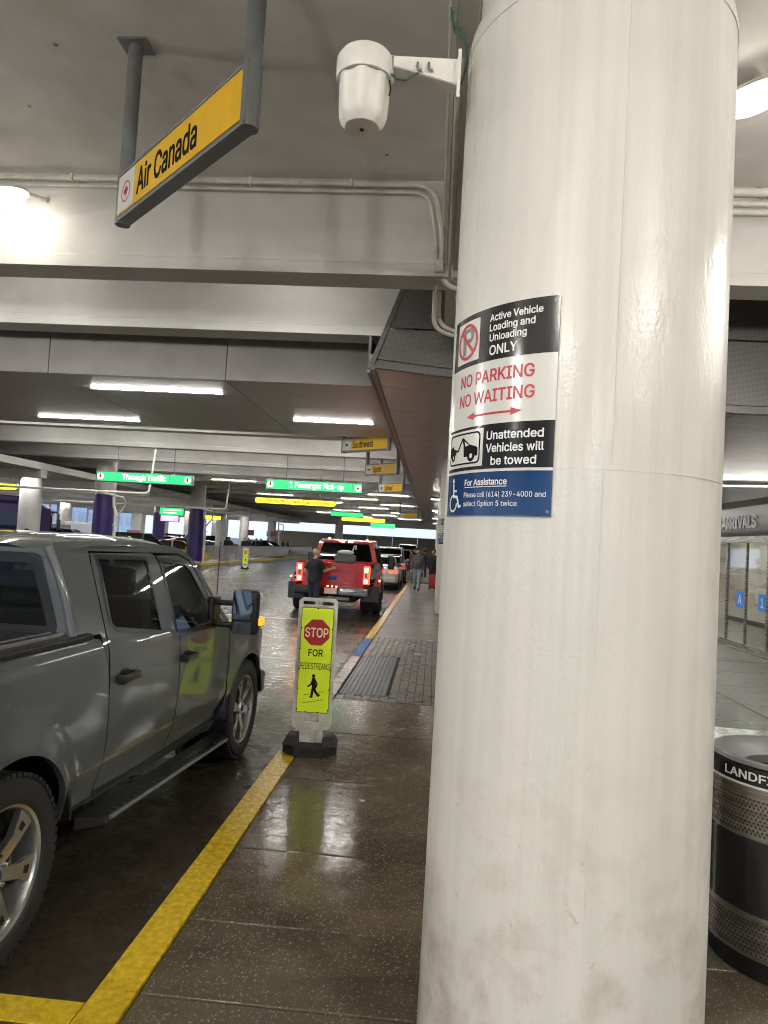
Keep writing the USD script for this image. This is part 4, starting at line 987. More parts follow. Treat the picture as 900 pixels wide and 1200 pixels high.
for s in (1, -1):                                                   # dark inner skin that closes the gaps and the cab's lower inside
    t = bent(Polygon([(-1.05, 0.60), (-0.5, 0.52), (-0.5, 0.42), (0.5, 0.46), (0.8, 0.40), (2.66, 0.36), (3.9, 0.5), (3.9, 0.9), (2.66, 1.1), (1.7, 1.2), (0.8, 1.28), (-1.05, 1.28)]).difference(Point(*RW).buffer(AR + 0.012, 40)).difference(Point(*FW_).buffer(AR, 40)), lambda v: np.c_[s * (np.minimum(bed_x(v[:, 0], v[:, 1]), side_x(v[:, 0], v[:, 1])) - 0.035), v], 0.12)
    obj('inner_skin', t, GAP, truck, smooth=False)
    for c, r in ((RW, AR), (FW_, AR - 0.01)):                          # wheel housings
        aa = np.linspace(0.09, math.pi - 0.05, 40)
        rings = [np.array([(s * xx_, c[0] + (r + dr_) * math.cos(q), c[1] + (r + dr_) * math.sin(q)) for xx_, dr_ in ((1.0, 0.0), (0.62, 0.03), (0.62, 0.05), (1.0, 0.018))]) for q in aa]
        obj('wheel_housing', loft(rings), BLACK, truck, smooth=40)
        obj('wheel_housing', lathe([(0, 0.62), (r + 0.05, 0.62), (r + 0.05, 0.6), (0, 0.6)], 40).apply_transform(trimesh.geometry.align_vectors([0, 0, 1], [s, 0, 0])).apply_translation((0, c[0], c[1])), GAP, truck)
        lip = [np.array([(s * (float((bed_x if c is RW else side_x)(np.array([c[0] + r * math.cos(q)]), np.array([c[1] + r * math.sin(q)]))[0]) + a_), c[0] + (r - b_) * math.cos(q), c[1] + (r - b_) * math.sin(q)) for a_, b_ in ((0.002, -0.002), (0.002, 0.018), (-0.03, 0.016), (-0.03, -0.002))]) for q in np.linspace(0.10, math.pi - 0.02, 48)]
        obj('arch_lip', loft(lip), PAINTGREY, truck, smooth=40)
# roof, glass, bonnet, bed
def grid_sheet(us, xfun, zfun, n=17, thick=0.02):
    top = [[(x, u, zfun(u, x)) for x in np.linspace(-xfun(u), xfun(u), n)] for u in us]
    v = np.array(top).reshape(-1, 3); k = len(us)
    ii = np.arange(k * n).reshape(k, n)
    f = np.stack([ii[:-1, :-1], ii[:-1, 1:], ii[1:, 1:], ii[1:, :-1]], -1).reshape(-1, 4)
    f = np.vstack([f[:, [0, 1, 2]], f[:, [0, 2, 3]]])
    b = v - [0, 0, thick]
    t = trimesh.Trimesh(np.vstack([v, b]), np.vstack([f, f[:, ::-1] + len(v)]), process=False)
    if t.face_normals[:len(f), 2].mean() < 0:
        t.invert()
    return t
def rz(u):
    return float(np.interp(u, [0.46, 0.58, 0.8, 1.3, 1.9, 2.1, 2.2], [1.735, 1.772, 1.790, 1.798, 1.775, 1.735, 1.69]))
def rx(u):
    return float(np.interp(u, [0.5, 0.62, 0.8, 2.0, 2.2], [0.785, 0.785, 0.782, 0.78, 0.80]))
obj('roof', grid_sheet(np.linspace(0.46, 2.2, 30), rx, lambda u, x: rz(u) - 0.012 + 0.030 * (1 - (abs(x) / rx(u)) ** 3) - 0.03 * max(0, abs(x) / rx(u) - 0.92) / 0.08 + 0.012 * (1 if abs(abs(x) - 0.55) < 0.12 else 0)), PAINTGREY, truck, smooth=35)
ws = lambda u, x: 1.70 + (u - 2.18) * (1.13 - 1.70) / (2.80 - 2.18) - 0.0 * x
obj('windscreen', grid_sheet(np.linspace(2.18, 2.80, 8), lambda u: 0.80 + 0.1 * (u - 2.18) / 0.62, lambda u, x: ws(u, x) + 0.05 * (1 - (x / 0.9) ** 2), 15, 0.006), TINT, truck, smooth=60)
obj('bonnet', grid_sheet(np.linspace(2.72, 3.92, 16), lambda u: 0.93 - 0.10 * max(0, u - 3.3) ** 1.5, lambda u, x: float(np.interp(u, [2.72, 3.3, 3.8, 3.92], [1.135, 1.10, 1.03, 0.95])) + 0.05 * (1 - (abs(x) / 0.93) ** 4) + (0.02 if abs(x) < 0.5 else 0)), PAINTGREY, truck, smooth=35)
def back_pt(x, z, d=0.0):
    return (x, 0.455 + d - 0.03 * (z - 1.3) + 0.035 * abs(x) ** 2 * 1.2, z)
def back_sheet(poly, d, th, mat, name, cell=0.1):
    v, f = flat(poly, cell)
    p0 = np.array([back_pt(x, z, d) for x, z in v]); 
    t = trimesh.Trimesh(p0, f, process=False)
    if t.face_normals[:, 1].mean() > 0:
        t.invert()
    obj(name, t, mat, truck, smooth=40)
cab_back = Polygon([(-0.955, 0.7), (0.955, 0.7), (0.955, 1.305), (0.80, 1.735), (-0.80, 1.735), (-0.955, 1.305)])
glass_back = Polygon([(-0.855, 1.335), (0.855, 1.335), (0.745, 1.695), (-0.745, 1.695)]).buffer(-0.03).buffer(0.03)
back_sheet(cab_back.difference(glass_back), 0.0, 0, PAINTGREY, 'cab_back')
back_sheet(glass_back, 0.004, 0, TINT, 'rear_window')
back_sheet(glass_back.buffer(0.02).difference(glass_back.buffer(-0.03)), -0.003, 0, BLACK, 'rear_window_trim')
for x in (-0.27, 0.27):
    back_sheet(sbox(x - 0.012, 1.34, x + 0.012, 1.69), 0.001, 0, BLACK, 'rear_window_rail')
for s in (1, -1):
    obj('cab_corner', tube([(s * 0.952, 0.492, 1.29), (s * 0.893, 0.487, 1.50), (s * 0.842, 0.482, 1.64), (s * 0.785, 0.478, 1.745)], 0.022, 12), PAINTGREY, truck, smooth=50)
obj('bed_cover', rbox(-0.90, 0.90, -1.05, 0.46, 1.295, 1.325, 0.012), BLACK, truck)
for s in (1, -1):
    obj('bed_rail', rbox(s * 0.90, s * 0.985, -1.11, 0.62, 1.290, 1.325, 0.012), BLACK, truck)
    for x in (0.84, 0.87, 0.905):
        obj('cover_rail', rbox(s * (x - 0.008), s * (x + 0.008), -1.08, 0.47, 1.322, 1.340, 0.004), ALU if x != 0.87 else BLACK, truck)
obj('tailgate', rbox(-0.83, 0.83, -1.13, -1.08, 0.66, 1.29, 0.02), PAINTGREY, truck)
obj('rear_bumper', rbox(-0.93, 0.93, -1.28, -1.06, 0.44, 0.64, 0.04), CHROME, truck)
for s in (1, -1):
    obj('tail_light', rbox(s * 0.84, s * 0.985, -1.14, -1.02, 0.80, 1.24, 0.02), TAILDIM, truck)
obj('grille', rbox(-0.82, 0.82, 3.88, 3.97, 0.55, 0.95, 0.03), BLACK, truck)
obj('front_bumper', rbox(-0.93, 0.93, 3.80, 4.05, 0.36, 0.58, 0.05), CHROME, truck)
for s in (1, -1):
    obj('headlight', rbox(s * 0.62, s * 0.90, 3.72, 3.95, 0.72, 0.95, 0.03), CLEAR, truck)
obj('chassis', cat([bx(-0.45, 0.45, -1.0, 3.7, 0.32, 0.50), bx(-0.70, 0.70, 2.6, 3.7, 0.5, 1.02), bx(-0.93, 0.93, 0.55, 2.62, 0.44, 0.52)]), GAP, truck, smooth=False)
# cabin inside
INSIDE = M('cabin_cloth', (0.03, 0.03, 0.03), 0.8)
for u in (1.02, 1.98):
    for s in (-0.45, 0.45):
        st = obj('seat', cat([rbox(s - 0.27, s + 0.27, u - 0.02, u + 0.45, 0.62, 0.86, 0.06), hull(np.vstack([rbox(s - 0.26, s + 0.26, u - 0.12, u + 0.06, 0.80, 0.9, 0.04).vertices, rbox(s - 0.22, s + 0.22, u - 0.20, u - 0.06, 1.36, 1.40, 0.03).vertices]))]), INSIDE, truck)
        obj('headrest', rbox(s - 0.14, s + 0.14, u - 0.21, u - 0.10, 1.41, 1.60, 0.04), INSIDE, st)
obj('dashboard', hull(np.vstack([rbox(-0.86, 0.86, 2.42, 2.50, 0.8, 1.12, 0.03).vertices, rbox(-0.86, 0.86, 2.6, 2.75, 0.8, 1.12, 0.03).vertices])), INSIDE, truck)
obj('steering_wheel', trimesh.creation.torus(0.18, 0.018, 28, 8).apply_transform(trimesh.transformations.rotation_matrix(1.1, (1, 0, 0))).apply_translation((-0.42, 2.30, 1.08)), INSIDE, truck, smooth=40)
obj('headliner', bx(-0.74, 0.74, 0.60, 2.1, 1.700, 1.705), INSIDE, truck, smooth=False)
# handles, step, mirrors, antenna, badge, wheels
def sx(u, z):
    return float(side_x(np.array([float(u)]), np.array([float(z)]))[0])
for s in (1, -1):
    for k, (u, z) in enumerate(((0.955, 1.055), (1.815, 1.035))):
        d_ = (dr, df)[k][0 if s == 1 else 1]
        x = sx(u, z)
        h = obj('handle', cat([rbox(s * (x + 0.026), s * (x + 0.048), u - 0.10, u + 0.10, z - 0.020, z + 0.022, 0.010), rbox(s * (x - 0.01), s * (x + 0.034), u - 0.105, u - 0.065, z - 0.020, z + 0.022, 0.008), rbox(s * (x - 0.01), s * (x + 0.034), u + 0.06, u + 0.10, z - 0.020, z + 0.022, 0.008)]), BLACK, d_)
        obj('handle_cup', prism(affinity.scale(Point(0, 0).buffer(1, 24), 0.072, 0.045), 0.006, 'x', 0).apply_translation((s * (x + 0.002) - 0.003, u - 0.005, z)), BLACK, d_)
    stp = obj('running_board', hull([(s * a_, u, z) for a_, u, z in ((0.93, 0.66, 0.335), (1.05, 0.74, 0.375), (1.055, 0.74, 0.35), (0.93, 0.66, 0.40), (0.93, 2.66, 0.27), (1.05, 2.60, 0.30), (1.055, 2.60, 0.275), (0.93, 2.66, 0.325))]), BLACK, truck, smooth=False)
    obj('board_edge', tube([(s * 1.057, 0.78, 0.368), (s * 1.057, 2.58, 0.293)], 0.011, 8), SIGNGREY, stp)
    for k in range(26):
        u = 0.80 + k * 0.068
        obj('tread_rib', bx(s * 0.95, s * 1.035, u, u + 0.02, 0.366 - 0.040 * (u - 0.7), 0.386 - 0.040 * (u - 0.7)), BLACK, stp, smooth=False)
    mr_ = obj('mirror', hull(np.vstack([rbox(s * 1.115, s * 1.322, 2.30, 2.36, 1.135, 1.462, 0.03).vertices, rbox(s * 1.13, s * 1.28, 2.40, 2.47, 1.18, 1.42, 0.04).vertices])), BLACK, truck, smooth=50)
    obj('mirror_glass', hull([(s * x, 2.292 + dy, z) for x, z in ((1.135, 1.245), (1.262, 1.245), (1.278, 1.33), (1.262, 1.455), (1.150, 1.462), (1.135, 1.44)) for dy in (0, 0.006)]), MIRROR, mr_, smooth=False)
    obj('wide_mirror_glass', rbox(s * 1.135, s * 1.275, 2.292, 2.30, 1.140, 1.228, 0.003), MIRROR, mr_)
    obj('turn_signal', rbox(s * 1.318, s * 1.340, 2.32, 2.42, 1.205, 1.262, 0.008), AMBER, mr_)
    obj('mirror_arm', cat([rbox(s * 0.95, s * 1.13, 2.34, 2.40, 1.335, 1.375, 0.012), rbox(s * 0.95, s * 1.13, 2.34, 2.40, 1.175, 1.215, 0.012), rbox(s * 0.93, s * 0.985, 2.30, 2.46, 1.15, 1.40, 0.02)]), BLACK, mr_)
    for c, fr in ((RW, False), (FW_, True)):
        wheel(truck, s * 0.872, c[0], c[1] - 0.003, s, 0.40)
obj('antenna', cat([tube([(0.80, 2.86, 1.10), (0.80, 2.86, 1.80)], 0.004, 6), lathe([(0, 1.10), (0.016, 1.10), (0.012, 1.14), (0, 1.145)], 12).apply_translation((0.80, 2.86, 0))]), BLACK, truck)
obj('fender_badge', hull([(sx(2.86, 0.98) + a_, u, z) for a_ in (-0.004, 0.008) for u, z in ((2.78, 0.955), (2.95, 0.945), (2.97, 1.005), (2.79, 1.015))]), CHROME, truck, smooth=False)
obj('third_brake_light', rbox(-0.18, 0.18, 0.425, 0.45, 1.735, 1.762, 0.008), TAILDIM, truck)

# ================================================================ pedestrian stop signs
def person_glyph(cx, cz, s):
    """a walking figure, s its height"""
    L = lambda pts, w: LineString([(cx + x * s, cz + z * s) for x, z in pts]).buffer(w * s, 6)
    return unary_union([Point(cx + 0.0 * s, cz + 0.45 * s).buffer(0.075 * s), L([(0.01, 0.30), (0.03, 0.05)], 0.085), L([(0.03, 0.05), (-0.02, -0.2), (-0.05, -0.46)], 0.055), L([(0.05, 0.03), (0.10, -0.22), (0.25, -0.40)], 0.052), L([(-0.02, 0.30), (-0.09, 0.08), (-0.22, -0.02)], 0.036), L([(0.05, 0.30), (0.17, 0.10), (0.12, -0.05)], 0.036), L([(-0.05, -0.46), (-0.10, -0.47)], 0.035), L([(0.25, -0.40), (0.30, -0.36)], 0.035)])
def stop_sign(label, loc, rz=0.0):
    p = thing('stop_sign', label, 'sign', loc, rz)
    base = [rbox(-0.235, 0.235, -0.16, 0.16, 0.0, 0.075, 0.03), hull(np.vstack([rbox(-0.235, -0.10, -0.12, 0.14, 0.06, 0.10, 0.02).vertices, rbox(-0.20, -0.11, -0.08, 0.10, 0.12, 0.15, 0.02).vertices])), hull(np.vstack([rbox(0.10, 0.235, -0.12, 0.14, 0.06, 0.10, 0.02).vertices, rbox(0.11, 0.20, -0.08, 0.10, 0.12, 0.15, 0.02).vertices]))]
    ch = hull([(x, y, z) for x, y in ((-0.235, -0.06), (-0.12, -0.19), (0.12, -0.19), (0.235, -0.06), (0.235, 0.08), (-0.235, 0.08)) for z in (0.0, 0.085)])
    obj('base', cat([base[1], base[2], ch]), RUBBER, p, smooth=30)
    obj('base_slot', rbox(-0.06, 0.06, -0.193, -0.18, 0.045, 0.058, 0.004), GAP, p)
    fr = rrect(-0.172, 0.20, 0.172, 1.345, 0.045).union(sbox(-0.10, 0.07, 0.10, 0.24))
    fr = fr.difference(rrect(-0.138, 1.283, -0.028, 1.316, 0.016)).difference(rrect(0.028, 1.283, 0.138, 1.316, 0.016)).difference(Polygon([(-0.065, 0.255), (0.065, 0.255), (0.055, 0.325), (-0.055, 0.325)])).difference(Point(0, 1.30).buffer(0.008))
    obj('frame', prism(fr, 0.04, 'y', -0.02), PLASTICW, p, smooth=20)
    rim = rrect(-0.172, 0.20, 0.172, 1.345, 0.045).difference(rrect(-0.150, 0.222, 0.150, 1.268, 0.03)).difference(rrect(-0.140, 1.281, 0.140, 1.318, 0.018))
    obj('frame_rim', prism(rim, 0.012, 'y', -0.032), PLASTICW, p, smooth=20)
    for x in (-0.125, -0.105, 0.105, 0.125, -0.045, 0.045):
        obj('rib', rbox(x - 0.004, x + 0.004, -0.028, -0.02, 0.23 if abs(x) > 0.1 else 0.09, 0.335 if abs(x) > 0.1 else 0.22, 0.003), PLASTICW, p)
    Z0, Z1, W = 0.345, 1.262, 0.142
    obj('panel', prism(rrect(-W, Z0, W, Z1, 0.012), 0.008, 'y', -0.0295), LIME, p, smooth=20)
    edge = rrect(-W, Z0, W, Z1, 0.012).difference(rrect(-W + 0.004, Z0 + 0.004, W - 0.004, Z1 - 0.004, 0.01))
    y = -0.0305
    obj('panel_edge', prism(edge, 0.0015, 'y', y - 0.0005), INK, p, smooth=False)
    c = 1.045
    octo = Polygon([(0.113 * math.cos(math.pi / 8 + k * math.pi / 4) / math.cos(math.pi / 8) , c + 0.113 * math.sin(math.pi / 8 + k * math.pi / 4) / math.cos(math.pi / 8)) for k in range(8)])
    obj('octagon', prism(octo, 0.001, 'y', y), STOPRED, p, smooth=False)
    X, Zu = (1, 0, 0), (0, 0, 1)
    LET = M('stop_lettering', (0.85, 0.80, 0.45), 0.35) if not stage.GetPrimAtPath('/World/Looks/stop_lettering') else '/World/Looks/stop_lettering'
    obj('lettering', put_text('STOP', 0.078, (0, y - 0.0008, c - 0.039), X, Zu, 0.205, True, depth=0.001), LET, p, smooth=False)
    obj('lettering', put_text('FOR', 0.058, (0, y - 0.0005, 0.838), X, Zu, 0.128, True, depth=0.001), INK, p, smooth=False)
    obj('lettering', put_text('PEDESTRIANS', 0.056, (0, y - 0.0005, 0.722), X, Zu, 0.264, False, depth=0.001), INK, p, smooth=False)
    obj('walking_figure', prism(person_glyph(-0.005, 0.575, 0.20), 0.001, 'y', y), INK, p, smooth=False)
    for (x0, z0, x1, z1) in ((-0.085, 0.495, -0.03, 0.508), (0.03, 0.520, 0.095, 0.534), (-0.09, 0.425, 0.095, 0.462)):
        n = max(1, int((x1 - x0) / 0.028))
        for k in range(n):
            a_, b_ = (k + 0.08) / n, (k + 0.85) / n
            obj('crossing_dash', prism(LineString([(x0 + (x1 - x0) * a_, z0 + (z1 - z0) * a_), (x0 + (x1 - x0) * b_, z0 + (z1 - z0) * b_)]).buffer(0.0022, 3), 0.001, 'y', y), INK, p, smooth=False)
    for x, z in [(sx_, zz_) for sx_ in (-W + 0.006, W - 0.006) for zz_ in (0.37, 0.55, 0.72, 0.90, 1.08)] + [(0, Z1 - 0.008), (-0.06, Z0 + 0.007), (0.05, Z0 + 0.007)]:
        obj('rivet', prism(Point(x, z).buffer(0.006, 4), 0.003, 'y', y - 0.0015), INK, p, smooth=False)
    return p
ss = stop_sign('lime stop for pedestrians sign on a black base at the yellow line end', (-0.99, 6.27, 0.0), 4.0)
dup(ss, 'distant lime yellow pedestrian sign on the far lane by the railing', (-11.46, 42.8, -0.12), 12)

# ================================================================ other vehicles
def section(y, w, z0, z1, r=0.12, n=5, taper=0.0):
    """a rounded rectangular cross section at station y"""
    p = rrect(-w, z0, w, z1, min(r, (z1 - z0) * 0.45, w * 0.45))
    c = np.array(p.exterior.coords)[:-1]
    c[:, 0] *= 1 - taper * np.clip((c[:, 1] - z0) / max(z1 - z0, 1e-3), 0, 1)
    return np.c_[c[:, 0], np.full(len(c), y), c[:, 1]]

def car(name, label, cat_, loc, rz, L=4.6, W=0.90, H=1.45, kind='sedan', paint=None, tail=None, group=None, roofbox=None):
    """heading along +y, rear at y = 0"""
    tail = tail or TAILDIM
    p = thing(name, label, cat_, loc, rz, group)
    if kind == 'sedan':
        st = [(0.0, 0.80, 0.42, 0.86), (0.08, 0.86, 0.30, 1.00), (0.6, 0.90, 0.22, 1.03), (1.6, 0.91, 0.20, 0.98), (3.2, 0.91, 0.20, 0.96), (4.1, 0.88, 0.22, 0.86), (L - 0.1, 0.80, 0.28, 0.72), (L, 0.70, 0.36, 0.62)]
        cab = [(0.55, 0.66, 1.00, 1.02), (0.95, 0.66, 0.95, 1.28), (1.35, 0.66, 0.95, H - 0.03), (2.2, 0.67, 0.95, H), (2.8, 0.66, 0.94, H - 0.05), (3.6, 0.66, 0.94, 0.97)]
    else:
        st = [(0.0, 0.82, 0.45, 1.00), (0.08, 0.88, 0.34, 1.10), (0.6, 0.92, 0.26, 1.12), (3.2, 0.92, 0.26, 1.10), (4.0, 0.90, 0.28, 1.02), (L - 0.1, 0.82, 0.34, 0.90), (L, 0.74, 0.42, 0.80)]
        cab = [(0.06, 0.76, 1.05, 1.14), (0.22, 0.74, 1.05, H - 0.10), (0.5, 0.74, 1.05, H - 0.02), (1.6, 0.75, 1.05, H), (2.6, 0.73, 1.05, H - 0.04), (3.5, 0.72, 1.03, 1.09)]
    sc = W / 0.91
    obj('body', loft([section(y * L / 4.6 if y < L - 0.2 else y, w * sc, a, b, 0.14) for y, w, a, b in st]), paint, p, smooth=40)
    k = L / 4.6
    obj('glasshouse', loft([section(y * k, w * sc, a, b, 0.08, taper=0.10) for y, w, a, b in cab]), TINTREAR, p, smooth=40)
    rf = [c for c in cab if c[3] > H - 0.14]
    obj('roof', loft([section(y * k, w * sc * 0.905, b - 0.03, b + 0.014, 0.02) for y, w, a, b in rf]), paint, p, smooth=40)
    for s in (1, -1):
        for (y0, h0), (y1, h1) in (((cab[0][0], cab[0][3]), (rf[0][0], rf[0][3])), ((cab[-1][0], cab[-1][3]), (rf[-1][0], rf[-1][3])), ((2.1, 1.0), (2.1, H))):
            w0, w1 = 0.672 * sc, 0.60 * sc
            if kind != 'sedan':
                w0, w1 = 0.76 * sc, 0.68 * sc
            obj('pillar', hull([(s * (w + d), y * k + e, z) for w, y, z in ((w0, y0, h0 - 0.05), (w1, y1, h1 - 0.005)) for d in (-0.04, 0.012) for e in (-0.05, 0.05)]), paint, p)
        zt = 0.80 if kind == 'sedan' else 0.93
        obj('tail_light', hull(np.vstack([rbox(s * 0.50 * sc, s * 0.80 * sc, -0.012, 0.06, zt - 0.07, zt + 0.07, 0.02).vertices, rbox(s * 0.82 * sc, s * 0.875 * sc, 0.07, 0.26, zt - 0.07, zt + 0.08, 0.02).vertices])), tail, p)
        obj('mirror', rbox(s * 0.90 * sc, s * 1.05 * sc, 2.95 * k, 3.06 * k, 0.98, 1.14, 0.03), paint, p)
        for y in (0.85 * k, 3.65 * k):
            w = obj('wheel', lathe([(0, 0.0), (0.30, 0.0), (0.325, 0.04), (0.325, 0.18), (0.30, 0.21), (0.2, 0.215), (0, 0.20)], 28).apply_transform(trimesh.geometry.align_vectors([0, 0, 1], [s, 0, 0])).apply_translation((s * 0.72 * sc, y, 0.325)), RUBBER, p, smooth=40)
            obj('rim', lathe([(0, 0.0), (0.20, 0.0), (0.215, 0.02), (0.20, 0.006), (0.05, 0.015), (0, 0.02)], 20).apply_transform(trimesh.geometry.align_vectors([0, 0, 1], [s, 0, 0])).apply_translation((s * (0.72 * sc + 0.213), y, 0.325)), ALU, w, smooth=40)
            obj('wheel_arch', lathe([(0, 0.0), (0.385, 0.0), (0.385, 0.012), (0, 0.012)], 28).apply_transform(trimesh.geometry.align_vectors([0, 0, 1], [s, 0, 0])).apply_translation((s * (0.905 * sc), y, 0.345)), GAP, p)
    obj('bumper', rbox(-0.78 * sc, 0.78 * sc, -0.04, 0.10, 0.34, 0.56, 0.05), paint if kind == 'sedan' else BLACK, p)
    obj('number_plate', rbox(-0.16, 0.16, -0.028 if kind == 'sedan' else -0.02, -0.005, 0.64, 0.78, 0.004), SIGNWHITE, p)
    if roofbox:
        obj('roof_sign', rbox(-0.3, 0.3, 2.0 * k, 2.25 * k, H + 0.01, H + 0.20, 0.04), roofbox, p)
    return p
car('white_sedan', 'white sedan with its tail lights on, just ahead of the red pickup', 'car', (-2.42, 31.2, -0.12), 0, 4.7, 0.93, 1.46, 'sedan', PAINTWH, TAILRED)
car('dark_sedan', 'dark car standing at the kerb ahead of the white sedan', 'car', (-2.35, 37.4, -0.12), 0, 4.6, 0.92, 1.48, 'sedan', PAINTBK, TAILDIM)
car('silver_minivan', 'silver minivan with a lit brake lamp, ahead of the dark car', 'car', (-2.75, 44.0, -0.12), 0, 4.9, 1.0, 1.86, 'van', PAINTSI, TAILRED)
car('black_car', 'black car behind the walking man, ahead of the silver minivan', 'car', (-2.0, 51.5, -0.12), 0, 4.7, 0.95, 1.72, 'van', PAINTBK, TAILRED)
car('white_van', 'white van roof farthest along the kerb lane', 'van', (-2.2, 60, -0.12), 0, 5.2, 1.0, 2.15, 'van', PAINTWH, TAILDIM)
car('grey_car', 'pale car left of the silver minivan in the second lane', 'car', (-5.0, 56, -0.12), 0, 4.7, 0.92, 1.5, 'sedan', PAINTSI, TAILDIM)
car('lime_taxi', 'lime green taxi right of the bus nose', 'car', (-23.6, 38.5, -0.12), -70, 4.7, 0.92, 1.56, 'sedan', PAINTGN, TAILDIM)
car('dark_car', 'dark car roof left of the purple column with the pipe', 'car', (-21.5, 42.0, -0.12), -65, 4.7, 0.92, 1.66, 'van', PAINTBK, TAILDIM)
car('black_taxi', 'black and yellow taxi between the two left purple columns', 'car', (-20.3, 42.5, -0.12), -60, 4.7, 0.92, 1.84, 'van', PAINTBK, TAILDIM)
car('yellow_taxi', 'yellow taxi nosed in behind the black and yellow one', 'car', (-18.9, 44.5, -0.12), -70, 4.4, 0.9, 1.52, 'sedan', PAINTYE, TAILDIM)
car('red_lamp_car', 'car with glowing red lamps beside the purple column at the railing end', 'car', (-19.5, 52.0, -0.02), 15, 4.6, 0.92, 1.62, 'van', PAINTBK, TAILRED)
car('lit_car', 'car with an orange lamp behind the railing end', 'car', (-19.2, 72.0, -0.02), -50, 4.6, 0.92, 1.6, 'van', PAINTBK, TAILRED)

for k, (x, y, rz_, kind_, h_, pm_, lab) in enumerate(((-27.0, 46.0, -80, 'van', 1.75, PAINTBK, 'black van-like car behind the yellow taxi in the left bay'), (-31.0, 52.0, -85, 'van', 1.8, PAINTSI, 'silver car deep in the left bay behind the pink sign'),
        (-24.5, 60.0, -75, 'van', 1.78, PAINTBK, 'dark car behind the railing under the amber sign'), (-27.5, 68.0, -70, 'sedan', 1.5, PAINTWH, 'white car behind the second railing column'), (-25.5, 76.0, -60, 'van', 1.8, PAINTBK, 'dark car behind the railing near its far end'))):
    car('parked_car', lab, 'car', (x, y, -0.02), rz_, 4.7, 0.94, h_, kind_, pm_, TAILDIM if k != 2 else TAILRED)

# the red pickup
rp = thing('red_pickup', 'red dual rear wheel pickup with its lamps on, seen from behind', 'pickup truck', (-2.70, 19.2, -0.12), 0.0)
def rect_sec(y, hw, z0, z1, r=0.06, taper=0.0):
    return section(y, hw, z0, z1, r, taper=taper)
bedp = Polygon([(0.02, 0.72), (0.02, 1.40), (2.45, 1.42), (2.45, 0.55), (1.85, 0.55)]).difference(Point(1.25, 0.46).buffer(0.50, 32))
for s in (1, -1):
    t = bent(bedp, lambda v: np.c_[s * (1.0 - 0.02 * np.clip(v[:, 1] - 1.2, 0, 1)), v], 0.15)
    if (t.face_normals[:, 0] * s).sum() < 0:
        t.invert()
    obj('bed_side', t, PAINTRED, rp, smooth=35)
    fl = [(0.28, 0.62), (0.34, 0.98), (0.62, 1.14), (1.25, 1.17), (1.85, 1.12), (2.15, 0.95), (2.25, 0.56)]
    fp = Polygon(fl + [(1.85, 0.56)]).difference(Point(1.25, 0.46).buffer(0.52, 32))
    t = bent(fp, lambda v: np.c_[s * (1.005 + 0.26 * np.clip((1.18 - v[:, 1]) / 0.25, 0, 1) ** 0.7 * np.clip(np.minimum(v[:, 0] - 0.25, 2.28 - v[:, 0]) / 0.25, 0, 1) ** 0.6), v], 0.1)
    if (t.face_normals[:, 0] * s).sum() < 0:
        t.invert()
    obj('wide_fender', t, PAINTRED, rp, smooth=45)
    obj('mud_flap', rbox(s * 0.78, s * 1.27, 0.30, 0.36, 0.36, 0.82, 0.02), BLACK, rp)
    obj('wheel_housing', bx(s * 0.70, s * 1.22, 0.40, 2.10, 0.9, 0.93), GAP, rp, smooth=False)
    for x in (0.80, 1.10):
        w = obj('wheel', lathe([(0, 0.02), (0.25, 0.02), (0.37, 0.0), (0.40, 0.05), (0.40, 0.20), (0.37, 0.24), (0.25, 0.22), (0, 0.14)], 32).apply_transform(trimesh.geometry.align_vectors([0, 0, 1], [s, 0, 0])).apply_translation((s * (x - 0.10), 1.25, 0.40)), RUBBER, rp, smooth=40)
    w = obj('wheel', lathe([(0, 0.02), (0.25, 0.02), (0.37, 0.0), (0.40, 0.05), (0.40, 0.20), (0.37, 0.24), (0.25, 0.22), (0, 0.14)], 32).apply_transform(trimesh.geometry.align_vectors([0, 0, 1], [s, 0, 0])).apply_translation((s * 0.76, 5.6, 0.40)), RUBBER, rp, smooth=40)
    tl = obj('tail_light', hull(np.vstack([rbox(s * 0.845, s * 0.985, -0.035, 0.06, 0.86, 1.36, 0.02).vertices, rbox(s * 0.96, s * 1.012, 0.02, 0.14, 0.86, 1.36, 0.012).vertices])), TAILRED, rp)
    obj('lamp_core', rbox(s * 0.86, s * 0.965, -0.045, -0.02, 1.20, 1.32, 0.02), TAILHOT, tl)
    obj('lamp_core', rbox(s * 0.86, s * 0.965, -0.045, -0.02, 0.90, 1.00, 0.02), TAILHOT, tl)
    obj('reversing_lamp', rbox(s * 0.865, s * 0.96, -0.042, -0.02, 1.03, 1.16, 0.01), SIGNGREY, tl)
    obj('fender_lamp', rbox(s * 1.22, s * 1.265, 0.50, 0.55, 0.93, 0.98, 0.015), TAILHOT, rp)
    obj('mirror', rbox(s * 1.22, s * 1.44, 4.0, 4.10, 1.18, 1.62, 0.04), BLACK, rp)
    obj('mirror_arm', rbox(s * 0.95, s * 1.25, 4.02, 4.08, 1.34, 1.40, 0.02), BLACK, rp)
obj('tailgate', rbox(-0.84, 0.84, -0.01, 0.05, 0.74, 1.385, 0.025), PAINTRED, rp)
obj('tailgate_panel', rbox(-0.66, 0.66, -0.022, 0.0, 0.83, 1.16, 0.02), PAINTRED, rp)
obj('tailgate_handle', rbox(-0.18, 0.18, -0.026, 0.0, 1.20, 1.28, 0.012), PAINTRED, rp)
obj('gate_badge', lathe([(0, 0), (0.085, 0), (0.09, 0.01), (0, 0.012)], 24).apply_transform(trimesh.transformations.rotation_matrix(math.pi / 2, (1, 0, 0))).apply_transform(np.diag([1.4, 1, 0.75, 1])).apply_translation((0.0, -0.024, 1.0)), SIGNBLUE, rp)
